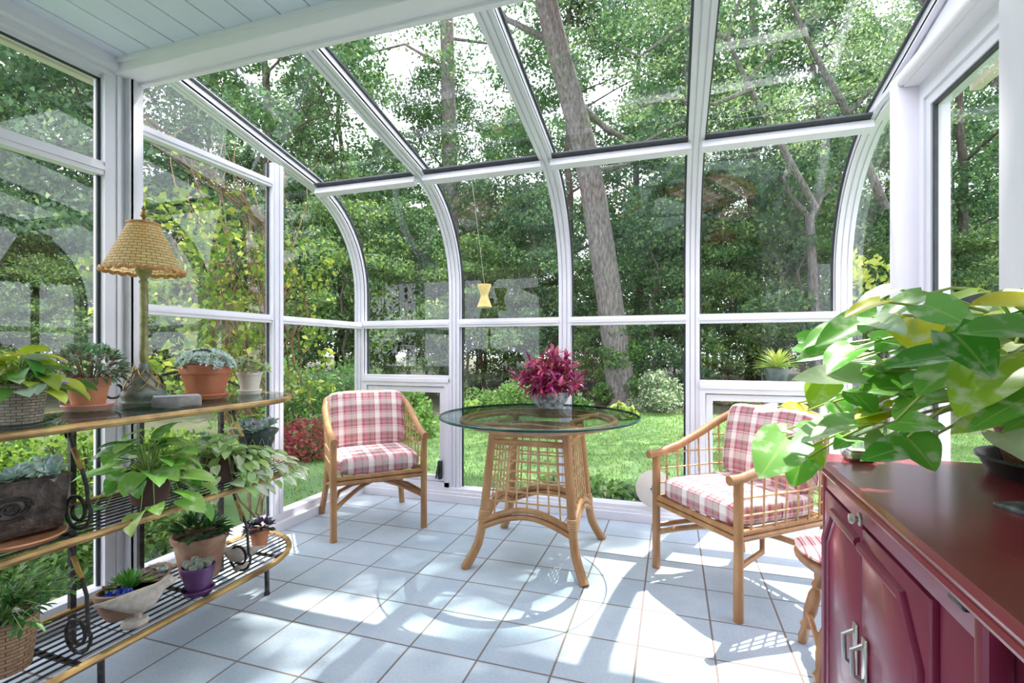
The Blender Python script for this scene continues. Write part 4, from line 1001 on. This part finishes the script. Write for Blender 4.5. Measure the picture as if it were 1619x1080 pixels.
for i, (bx,by,tx,ty,wp,Yb,Yt,c) in enumerate(LV):
    P0 = at(1160+bx/K, 430+by/K, Yb); P1 = at(1160+tx/K, 430+ty/K, Yt); L = (P1-P0).length
    view = (camp-(P0+P1)/2).normalized(); up = (view*.75+Vector((0,0,.9))+rvec()*.25).normalized()
    depth = (P0.y*_c-P0.x*_s); W = wp/K/FPX*depth*1.42
    hleaf(b, P0-off, P1-P0, up, L*1.04, min(W*1.05, L*1.2), random.uniform(.05,.35), random.uniform(.08,.3), jit(c,.12), n=9, heart=.17, wave=.06, pw=.52)
    root = Vector((random.uniform(-.07,.05), random.uniform(-.06,.06), .18)); e = P0-off; mid = (root+e)/2+Vector((0,0,.05+.12*random.random()*(1 if e.z > .1 else .6)))
    pts = [root*(1-q)**2+mid*2*q*(1-q)+e*q*q for q in np.linspace(0,1,7)]; sb.tube(pts, [.0052,.005,.0045,.004,.0036,.003,.0024], 6, caps=False)
for k in range(110):
    a = random.uniform(PI*.45, PI*1.75); q = random.uniform(.1,1); r = .30*q
    p = Vector((r*math.cos(a)*1.25, r*math.sin(a)*.55+.02, .24+.12*(1-q*q)*random.uniform(.3,1.2)-.12*q*random.random())); p.x = min(p.x, .10); p.y = min(p.y, .10)
    l = random.uniform(.07,.12); hleaf(b, p, Vector((math.cos(a),math.sin(a)*.6,random.uniform(-.3,.3)))+rvec()*.3, Vector((0,-.4,1))+rvec()*.4, l, l*.72, .4, .2, jit(random.choice([Gc,G_,Gc,Vc,YGc]),.2), n=7, wave=.05)
    root = Vector((random.uniform(-.06,.06), random.uniform(-.06,.06), .17)); sb.tube([root, (root+p)/2+Vector((0,0,.04)), p], [.004,.0035,.0025], 5, caps=False)
for k in range(5):
    x = random.uniform(-.12,.0); sb.tube([(x,-.155,.16),(x-.01,-.19,.10),(x+.005,-.20,.02),(x+.03,-.21,.004)], [.004,.004,.004,.003], 6)
b.build('foliage', POTHOS, t, sharp=0); sb.build('stems', noisemat('pothos_stem', (.42,.55,.12), (.55,.62,.22), 14, .4), t)
#@@PART4
# ------------------------------------------------------------------ garden: ground, lawn, woodland
GZ = -.20
b = B(); b.box((-60,-30,GZ-.3),(60,80,GZ-.02)); struct(b.build('floor_woodland', WOODF))
lawn = B(); pts = []
edge = [(-12,-6),(-9.5,2.0),(-7.6,4.4),(-6.6,6.6),(-5.2,8.4),(-3.2,9.9),(-1.0,11.2),(1.2,11.0),(3.6,10.2),(6.0,9.2),(9.5,7.5),(14,-6)]
n = len(edge); lawn.add([(x,y,GZ) for x,y in edge], [tuple(range(n-1,-1,-1))])
tag(lawn.build('lawn', LAWNM), 'mown sunlit green lawn between the sunroom and the woodland garden', 'lawn')
NB = 70000
P = np.stack([RNG.uniform(-8.5,6,NB), RNG.uniform(3.55,11,NB), np.full(NB, GZ+.014)], 1)
def inside(P):
    x, y = P[:,0], P[:,1]; c = np.zeros(len(P), bool); j = n-1
    for i in range(n):
        xi, yi = edge[i]; xj, yj = edge[j]
        with np.errstate(divide='ignore', invalid='ignore'):
            k = ((yi > y) != (yj > y)) & (x < (xj-xi)*(y-yi)/(yj-yi+1e-12)+xi)
        c ^= k; j = i
    return c
P = P[inside(P)]; m_ = len(P); D = RNG.normal(size=(m_,3))*.45; D[:,2] = 1; D /= np.linalg.norm(D,axis=1)[:,None]
leafcloud('grass', P, RNG.uniform(.03,.055,m_), cols(m_,(.09,.22,.035),(.19,.34,.06),.2), PLEAF, aspect=.22, dirs=D)
tag(bpy.data.objects['grass'], 'short grass blades growing over the lawn', 'grass', kind='stuff')

# crown meshes, shared by all the trees of a kind
def crown_pts(ncl, per, R, zlo, zhi, clump=.75, flat=.45, shape=1.0):
    out = []
    for k in range(ncl):
        z = RNG.uniform(0,1); zz = zlo+(zhi-zlo)*z; rr = R*math.sin(PI*(.12+.80*z)**.8)**shape
        a = RNG.uniform(0,2*PI); q = math.sqrt(RNG.uniform(.08,1)); c = (rr*q*math.cos(a), rr*q*math.sin(a), zz)
        s = clump*RNG.uniform(.6,1.25); out.append(sphere_pts(int(per*s/clump), c, s, (1,1,flat), .2))
    return np.concatenate(out), out
def trunk_mesh(h, r, lean=(0,0), nb=7, R=3.0, zlo=3, zhi=12, seed=0, bm=None):
    rd = random.Random(seed); b = bm or B(); pts = []; m = 10; wob = [(rd.uniform(-.12,.12), rd.uniform(-.12,.12)) for _ in range(m+1)]
    for i in range(m+1):
        q = i/m; pts.append(Vector((lean[0]*q*h+wob[i][0]*q*2, lean[1]*q*h+wob[i][1]*q*2, h*q)))
    b.tube(pts, [r*(1.25 if i == 0 else 1)*(1-.72*i/m) for i in range(m+1)], 10)
    for k in range(nb):
        z = zlo+(zhi-zlo)*(.05+.85*k/nb); i = min(m-1, int(z/h*m)); p = pts[i].lerp(pts[i+1], z/h*m-i); a = rd.uniform(0,2*PI); L = R*rd.uniform(.6,1.0)
        q = [p]; 
        for j in range(1,6): q.append(p+Vector((math.cos(a+.12*j)*L*j/5, math.sin(a+.12*j)*L*j/5, L*.5*(j/5)**.8+rd.uniform(-.15,.15))))
        rb = r*.34*(1-.5*k/nb); b.tube(q, [rb*(1-.82*j/5) for j in range(6)], 6)
        for j in (2,3,4):
            a2 = a+rd.choice((-1,1))*rd.uniform(.5,1.0); l2 = L*.45; b.tube([q[j], q[j]+Vector((math.cos(a2)*l2*.5,math.sin(a2)*l2*.5,l2*.25)), q[j]+Vector((math.cos(a2)*l2,math.sin(a2)*l2,l2*.35))], [rb*.38,rb*.25,rb*.1], 5)
    return b
def make_tree(kind, name, label, group, h, r, R, zlo, zhi, ncl, per, leaf, c1, c2, c3=None, p3=0, clump=.75, bark=BARKD, seed=1, lean=(0,0), cat='tree', flat=.45, nb=8):
    t = thing(name, label, cat, (0,0,0), 0, group)
    trunk_mesh(h, r, lean, nb, R, zlo, zhi, seed).build('trunk', bark, t)
    P, _ = crown_pts(ncl, per, R, zlo, zhi, clump, flat); P[:,0] += lean[0]*P[:,2]; P[:,1] += lean[1]*P[:,2]
    m = len(P); leafcloud('crown', P, RNG.uniform(.7,1.25,m)*leaf, cols(m,c1,c2,.3,c3,p3), TLEAF, t, upb=.8)
    return t
GA, GB, GC, GD = (.05,.125,.060), (.125,.245,.085), (.26,.40,.12), (.105,.205,.115)
gT = 'tall broadleaf trees of the woodland'; lT = 'tall green broadleaf woodland tree behind the lawn, seen through the glass'
gU = 'young understory trees at the woodland edge'; lU = 'low bushy young tree filling the dark woodland edge behind the garden'
TALL = [make_tree('tall','woodland_tree',lT,gT,16,.20,3.6,4.2,17,95,210,.19,GA,GB,GC,.10,.95,seed=3),
        make_tree('tall','woodland_tree',lT,gT,15,.16,3.2,3.2,16,85,210,.185,GD,GB,GC,.12,.9,seed=8),
        make_tree('tall','woodland_tree',lT,gT,18,.24,4.0,5.5,19,100,200,.20,GA,(.12,.26,.08),GC,.06,1.0,seed=14)]
UND = [make_tree('und','understory_tree',lU,gU,5.2,.06,1.9,.5,6.2,62,170,.115,GA,GB,GC,.15,.55,seed=4),
       make_tree('und','understory_tree',lU,gU,4.2,.05,2.1,.3,4.8,60,170,.11,GD,(.20,.34,.07),(.38,.50,.10),.12,.55,seed=5)]
rd = random.Random(5)
spots_t = []
def polar(px, w):     # direction of a pixel column at forward distance w
    u = (px-809.5)/FPX; return (w*(u*_c-_s), w*(_c+u*_s))
tl = [(-330,15),(-160,20),(-60,14),(60,18),(190,15),(300,21),(420,16),(540,19),(620,24),(700,17.5),(800,22),(900,18),(1010,24),(1090,17),(1190,21),(1290,17),(1400,22),(1520,16),(1640,20),(1800,17),
      (-250,30),(0,28),(150,33),(330,29),(480,34),(610,31),(760,35),(880,30),(1040,34),(1200,30),(1350,34),(1500,29),(1700,31),(-120,40),(240,42),(560,44),(700,41),(960,43),(1130,42),(1300,44),(1600,42),(-500,20),(-800,22)]
for i, (px, w) in enumerate(tl):
    x, y = polar(px, w); src = TALL[i % 3]; s = rd.uniform(.85,1.15)*(.72 if px in (620,800,900,610,760,880,700,960) else 1)
    if i < 3: src.location = (x,y,GZ-.05); src.rotation_euler = (0,0,rd.uniform(0,6.28)); src.scale = (s,s,s)
    else: dup(src, (x,y,GZ-.05), rd.uniform(0,6.28), scale=(s,s,s*rd.uniform(.9,1.1)))
ul = [(px+rd.uniform(-20,20), w) for w, st, o in ((13.5,105,0),(16.5,95,40),(21,85,10),(27,80,50)) for px in range(-420+o, 1900, st)]
for i, (px, w) in enumerate(ul):
    x, y = polar(px, w+rd.uniform(-.8,.8)); src = UND[i % 2]; s = rd.uniform(.75,1.15)*(1 if w < 18 else 1.35)
    if 860 < px < 960 and w < 15: s *= .6
    if i < 2: src.location = (x,y,GZ-.05); src.rotation_euler = (0,0,rd.uniform(0,6.28)); src.scale = (s,s,s)
    else: dup(src, (x,y,GZ-.05), rd.uniform(0,6.28), scale=(s,s,s))

# single trees one can tell apart
def bent_trunk(name, label, pts, r0, r1, bark, limbs=(), crown=None, cat='tree'):
    base = Vector(pts[0]); t = thing(name, label, cat, tuple(base))
    n = 14; b = B(); q = []
    P_ = [Vector(p)-base for p in pts]
    for i in range(n+1):
        f = i/n*(len(P_)-1); k = min(len(P_)-2, int(f)); q.append(P_[k].lerp(P_[k+1], f-k))
    q = [q[0]]+[(q[i-1]+q[i]*2+q[i+1])/4 for i in range(1,n)]+[q[-1]]
    b.tube(q, [r0+(r1-r0)*i/n for i in range(n+1)], 16)
    for L in limbs:
        LL = [Vector(p)-base for p in L[0]]; b.tube(LL, [L[1]*(1-.7*i/(len(LL)-1)) for i in range(len(LL))], 8)
    b.build('trunk', bark, t)
    return t
def up_at(px, y, w):
    u = (px-809.5)/FPX; v = (YH-y)/FPX; return Vector((w*(u*_c-_s), w*(_c+u*_s), HC+v*w))
W = 12.0; tops = [up_at(985,645,W), up_at(968,500,W), up_at(930,250,W), up_at(895,130,W-.2), up_at(862,0,W-.4), up_at(835,-160,W-.7)]
tops[0].z = GZ-.1
t = bent_trunk('leaning_tree', 'thick grey trunk leaning left in the middle of the view', tops, .34, .23, BARK,
   limbs=[([up_at(900,150,W),up_at(960,205,W+.3),up_at(1010,230,W+.6),up_at(1080,190,W+.9)],.10), ([up_at(880,70,W),up_at(800,30,W),up_at(740,-60,W)],.10), ([up_at(935,270,W),up_at(990,260,W+.6),up_at(1040,230,W+1.2)],.06)])
P, _ = crown_pts(60,120,3.0,9.5,14,.8); P += np.array([-.9,0,0]); m=len(P)
leafcloud('crown', P, RNG.uniform(.7,1.2,m)*.15, cols(m,GA,GB,.3,GC,.1), TLEAF, t, upb=.8)
W = 16.5; tops = [up_at(716,640,W), up_at(714,400,W), up_at(712,270,W), up_at(708,120,W), up_at(706,30,W), up_at(704,-150,W)]; tops[0].z = GZ-.1
t = bent_trunk('straight_tree', 'straight grey-brown trunk rising left of the leaning tree', tops, .27, .21, BARK,
   limbs=[([up_at(709,110,W),up_at(640,70,W+.5),up_at(560,90,W+1)],.07), ([up_at(707,60,W),up_at(780,70,W),up_at(830,40,W)],.06)])
P, _ = crown_pts(26,120,3.0,9.8,14,.8); m=len(P)
leafcloud('crown', P, RNG.uniform(.7,1.2,m)*.15, cols(m,GA,GB,.3,GC,.1), TLEAF, t, upb=.8)
W = 12.5
t = bent_trunk('slender_tree', 'slender grey tree with crooked forking limbs against the bright sky at right', [up_at(1290,640,W),up_at(1286,450,W),up_at(1280,340,W)], .13, .09, BARK,
   limbs=[([up_at(1281,345,W),up_at(1250,310,W),up_at(1238,280,W),up_at(1262,250,W),up_at(1250,215,W)],.065), ([up_at(1281,345,W),up_at(1300,310,W),up_at(1330,285,W),up_at(1325,245,W),up_at(1350,210,W)],.07),
          ([up_at(1300,310,W),up_at(1290,270,W),up_at(1275,235,W),up_at(1290,200,W)],.045), ([up_at(1330,285,W),up_at(1355,270,W),up_at(1375,230,W)],.03), ([up_at(1262,250,W),up_at(1280,220,W),up_at(1270,190,W)],.03)])
P = np.concatenate([sphere_pts(110, up_at(x,y,W)-t.location, .6, (1,1,.5)) for x,y in ((1240,210),(1290,185),(1345,205),(1380,235),(1230,265),(1360,290),(1300,250),(1270,160),(1330,150))]); m=len(P)
leafcloud('crown', P, RNG.uniform(.7,1.2,m)*.10, cols(m,GB,GC,.3), TLEAF, t, upb=.8)
# airy branches seen through the sloping panes at the upper right: an oak beside the house
W = 9.5
t = bent_trunk('airy_oak', 'light airy oak spreading fine branches over the upper right panes', [(5.6,8.6,GZ),(5.0,8.7,4),(3.2,8.9,8.2)], .22, .10, BARK,
   limbs=[([up_at(1400,330,10.5),up_at(1330,160,10),up_at(1290,90,9.6),up_at(1230,-40,9.4)],.09), ([up_at(1290,330,10.5),up_at(1180,130,9.8),up_at(1150,60,9.5),up_at(1190,-60,9.3)],.07), ([up_at(1190,140,9.8),up_at(1130,165,9.6),up_at(1050,155,9.5),up_at(985,180,9.5)],.05),
          ([up_at(1150,60,9.5),up_at(1080,40,9.5),up_at(1010,90,9.5),up_at(960,60,9.5)],.05), ([up_at(1330,160,10),up_at(1230,180,9.8),up_at(1160,190,9.7)],.04), ([up_at(1180,130,9.8),up_at(1240,60,9.6),up_at(1300,20,9.5)],.04), ([up_at(1340,180,10),up_at(1400,120,9.8),up_at(1450,40,9.6)],.05)])
cl = []
for k in range(185):
    x = RNG.uniform(965,1520); y = RNG.uniform(-170,240)
    if y > 200 and x > 1330: continue
    if x < 1000 and y < 60: continue
    cl.append(sphere_pts(70 if x < 1240 else 110, up_at(x,y,RNG.uniform(8.8,11.5))-t.location, RNG.uniform(.3,.62), (1,1,.5)))
P = np.concatenate(cl); m=len(P)
leafcloud('crown', P, RNG.uniform(.7,1.2,m)*.085, cols(m,GD,(.26,.40,.14),.3,(.38,.50,.2),.15), TLEAF, t, upb=.8)
# mostly unseen tree added above the roof to dapple the sun on the floor
t = thing('added_shade_tree', 'mostly unseen tree added high over the glass roof to dapple the sun', 'tree', (5.5,9.5,GZ))
b = B(); b.tube([(0,0,0),(-.2,-.2,4),(-.8,-.6,8),(-2.0,-1.2,11.5),(-3.6,-2.2,13.5)], [.32,.26,.22,.15,.08], 12)
b.tube([(-.8,-.6,8),(-2.2,-2.0,10.5),(-3.5,-3.4,12.0),(-4.8,-4.2,12.6)], [.14,.1,.07,.03], 8); b.tube([(-.2,-.2,4.5),(-2.5,.2,8.5),(-5,.4,10.8),(-7.5,-.2,12)], [.15,.1,.07,.03], 8)
b.tube([(-.8,-.6,8),(.6,-1.8,10),(1.2,-3,11.5)], [.12,.08,.03], 8); b.build('trunk', BARK, t)
beams = [Vector(q) for q in SUNSPOTS]
cl = []
for k in range(480):
    z = RNG.uniform(10.2,13.6); c0 = Vector((RNG.uniform(-5.8,5.8), RNG.uniform(-.8,4.6), 0))+SUN*(z/SUN.z); c0.z = z
    rad = RNG.uniform(.30,.62); bad = False
    for q, rr in zip(beams, SUNRAD):
        f = q+SUN*((c0.z-q.z)/SUN.z); 
        if (Vector((f.x-c0.x, f.y-c0.y))).length < rr+rad*.8: bad = True
    if bad: continue
    cl.append(sphere_pts(150, c0-t.location, rad, (1,1,.4)))
P = np.concatenate(cl); m=len(P)
leafcloud('crown', P, RNG.uniform(.8,1.2,m)*.15, cols(m,GA,GB,.3,GC,.1), TLEAF, t, upb=2.5)

# garden shrubs
def shrub(name, label, x, y, rx, ry, rz, leaf, c1, c2, c3=None, p3=0, n=2600, cat='shrub', group=None, mat=TLEAF, asp=.55, spiky=False):
    t = thing(name, label, cat, (x,y,GZ), 0, group)
    P = []
    ncl = 16
    for k in range(ncl):
        v = RNG.normal(size=3); v /= np.linalg.norm(v); v[2] = abs(v[2]); c = v*np.array([rx,ry,rz])*RNG.uniform(.35,.78)+np.array([0,0,rz*.1]); P.append(sphere_pts(n//ncl, c, .42*min(rx,rz,ry)*1.3, (1,1,.8), .3))
    P = np.concatenate(P); P = P[P[:,2] > .01]; m = len(P)
    leafcloud('foliage', P, RNG.uniform(.7,1.25,m)*leaf, cols(m,c1,c2,.28,c3,p3), mat, t, upb=.8, aspect=asp)
    b = B()
    for k in range(7): a = k*.9; b.tube([(0,0,-.02),(rx*.25*math.cos(a),ry*.25*math.sin(a),rz*.4),(rx*.5*math.cos(a),ry*.5*math.sin(a),rz*.75)], [.02,.014,.006], 5)
    b.build('stems', BARKD, t); return t
def gp(px, py, zoff=0): # ground point seen at a pixel
    w = (HC-GZ)*FPX/(py-YH); return polar(px, w)
x,y = gp(480,722); shrub('red_maple_shrub','crimson lace-leaf maple bush by the lawn edge, through the left glass',x,y,.55,.5,.42,.07,(.20,.02,.03),(.36,.05,.07),(.10,.18,.04),.2, n=1800)
x,y = gp(985,640); shrub('climbing_shrub','tall dense green climber column rising behind the crimson plant',x,y,.62,.6,2.35,.10,(.05,.14,.03),(.13,.28,.06),(.22,.38,.08),.15,n=5200)
x,y = gp(800,650); shrub('boxwood_hedge','rounded mid-green hedge mound behind the table at left',x,y,1.15,.6,.72,.065,(.10,.24,.05),(.22,.38,.09),n=4200)
x,y = gp(1045,652); shrub('variegated_shrub','cream-variegated shrub on the bed, right of the climber column',x,y,.75,.5,.95,.075,(.30,.42,.22),(.62,.68,.48),(.12,.24,.08),.35,n=3000)
x,y = gp(905,655); shrub('hydrangea_bush','low green bush dotted white between hedge mound and climber column',x,y,.6,.4,.5,.08,(.10,.26,.05),(.22,.40,.10),(.80,.84,.80),.07,n=1900)
x,y = gp(985,662); shrub('hosta_clump','yellow-edged hosta clump at the far lawn edge',x,y,.42,.32,.26,.16,(.34,.46,.08),(.55,.62,.16),(.15,.32,.06),.3,n=420,asp=.6)
x,y = gp(735,655); shrub('hosta_clump','pale green hosta clump at the lawn edge near the second glass post',x,y,.42,.32,.28,.16,(.22,.42,.08),(.42,.56,.18),n=420,asp=.6)
x,y = gp(1170,640); shrub('golden_conifer','low golden-green mound conifer in the right-hand bed',x,y,.9,.5,.6,.05,(.30,.34,.10),(.48,.50,.18),n=3400)
x,y = gp(1085,640); shrub('dark_evergreen','dark green spreading evergreen bush right of the variegated shrub',x,y,.9,.6,1.3,.07,(.04,.11,.05),(.09,.20,.09),n=3000)
x,y = gp(630,690); shrub('viburnum_bush','leafy green bush outside the awning window behind the left armchair',x,y,.7,.5,.95,.09,(.10,.28,.05),(.26,.46,.10),(.4,.56,.16),.1,n=2600)
x,y = gp(560,660); shrub('laurel_bush','dark glossy laurel beyond the left corner post',x,y,.9,.7,1.2,.09,(.05,.15,.03),(.13,.28,.06),n=2600)
x,y = gp(470,680); shrub('laurel_bush','deep green laurel behind the crimson maple bush',x,y,1.0,.7,1.3,.09,(.05,.16,.03),(.14,.30,.06),n=2600)
x,y = gp(390,690); shrub('green_bush','spreading green bush outside, seen past the dark urn planter',x,y,.9,.7,1.2,.08,(.07,.22,.03),(.20,.40,.06),n=2600)
for px, py, r, lab in ((40,770,.75,'leftmost lime-green spirea outside, level with the middle shelf'),(150,775,.7,'lime-green spirea outside, seen past the first iron scroll'),(265,765,.6,'lime-green spirea outside, behind the heart-leaved pothos'),(-70,775,.7,'lime-green spirea at the left picture edge outside')):
    py += 45
    x,y = gp(px,py); shrub('spirea_bush',lab,x,y,r,r*.8,.85,.055,(.22,.42,.04),(.45,.62,.08),(.08,.2,.03),.3,n=3000)
for px, py, lab in ((955,790,'low leafy groundcover patch just outside the glass, left of the right armchair'),(1015,800,'low leafy groundcover patch directly outside behind the cream plate'),(905,782,'low leafy groundcover patch outside, seen through the table base')):
    x,y = gp(px,py); shrub('groundcover',lab,x,max(y,3.95),.40,.22,.20,.065,(.14,.34,.06),(.32,.50,.14),(.5,.6,.3),.12,n=900)
for x, y, r, h, lab in ((-3.15,.95,.42,.62,'dark leafy bush close outside the glass behind the metal planter'),(-3.25,1.62,.42,.55,'dark leafy bush close outside the glass behind the heart-leaved pothos'),(-3.2,2.2,.38,.50,'dark leafy bush close outside the glass behind the green urn'),(-3.1,.35,.42,.6,'dark leafy bush close outside the glass at the left picture edge')):
    shrub('foundation_bush',lab,x,y,r,r,h,.05,(.07,.20,.04),(.24,.42,.08),(.36,.50,.10),.15,n=2600)
t = shrub('bromeliad','yellow-green spiky plant outside in a dark pot above the right awning window',0,0,.1,.1,.1,.05,GB,GC,n=40)
for c in list(t.children): bpy.data.objects.remove(c)
pos = up_at(1228,604,4.6); t.location = (pos.x,pos.y,GZ)
b = B(); b.lathe([(0,pos.z-GZ-.62),(.10,pos.z-GZ-.6),(.10,pos.z-GZ-.02),(0,pos.z-GZ)], n=14); b.tube([(0,0,0),(0,0,pos.z-GZ-.02)], .13, 12); b.build('stump', BARK, t)
b = B(); b.lathe([(0,0),(.08,0),(.105,.12),(.10,.13),(0,.11)], (0,0,pos.z-GZ), 18); b.build('pot', DGREEN, t)
b = B()
for k in range(60):
    a = k*2.4; q = k/60; hleaf(b, (0,0,pos.z-GZ+.12), (math.cos(a)*(.25+q), math.sin(a)*(.25+q), 1.2-q*.9), (0,0,1), .23, .03, .6, .3, jit(random.choice([(.45,.60,.06),(.30,.50,.06),(.60,.66,.12)])), n=5, heart=0, pw=.8)
b.build('foliage', PLEAF, t, sharp=0)
# vine outside the left gable
t = thing('climbing_vine', 'yellow-green leafy vine with a tangle of brown twigs outside the left gable glass', 'vine', (-3.05,3.0,GZ))
b = B(); rdv = random.Random(3)
for k in range(60):
    x0, y0 = rdv.uniform(-.3,.3), rdv.uniform(-.25,.35); p = Vector((x0,y0,rdv.uniform(.6,1.4))); pts = [p.copy()]
    if k < 8: p = Vector((rdv.uniform(-.1,.1),rdv.uniform(-.1,.1),0)); pts = [p.copy()]
    for j in range(9): 
        p = p+Vector((rdv.uniform(-.09,.09), rdv.uniform(-.14,.10), rdv.uniform(.06,.24))); p.x = min(p.x,.45); pts.append(p.copy())
    b.tube(pts, [.008*(1-.08*i) for i in range(len(pts))], 5)
for k in range(5):
    pts = [Vector((.2+.02*k,.1,2.1)), Vector((.28,-.35,2.28+.02*k)), Vector((.30,-.8,2.42+.03*k)), Vector((.32,-1.3,2.58+.03*k))]; b.tube(pts, .006, 5)
b.build('twigs', noisemat('vine_twig', (.16,.09,.05), (.34,.21,.12), 12, .8), t)
Pv = [sphere_pts(int(rdv.uniform(16,40)), (rdv.uniform(-.45,.42), rdv.uniform(-.95,.45), rdv.uniform(.9,2.35)), rdv.uniform(.08,.20)) for k in range(120)]
Pv += [sphere_pts(5, (.33, -.25-.16*k, 2.32+.045*k), .09) for k in range(7)]
P = np.concatenate(Pv); P[:,0] = np.minimum(P[:,0], .5); m = len(P)
leafcloud('foliage', P, RNG.uniform(.5,1.25,m)*.056, cols(m,(.10,.24,.04),(.36,.48,.06),.3,(.62,.68,.10),.16), TLEAF, t, upb=.3, aspect=.72)
t = thing('climbing_vine', 'yellow-green vine sprig outside the right gable glass, above the pothos', 'vine', (1.42,4.2,GZ))
P = np.concatenate([sphere_pts(26, (rdv.uniform(-.22,.2), rdv.uniform(-.3,.3), rdv.uniform(1.2,1.95)), .12) for k in range(11)]); m=len(P)
leafcloud('foliage', P, RNG.uniform(.6,1.2,m)*.07, cols(m,(.30,.42,.06),(.62,.66,.12),.2), TLEAF, t, upb=.3, aspect=.7)
b = B()
for k in range(9): b.tube([(0,0,0),(rdv.uniform(-.1,.1),rdv.uniform(-.1,.1),1.0),(rdv.uniform(-.22,.2),rdv.uniform(-.3,.3),rdv.uniform(1.5,1.9))], .008, 5)
b.build('twigs', BARKD, t)
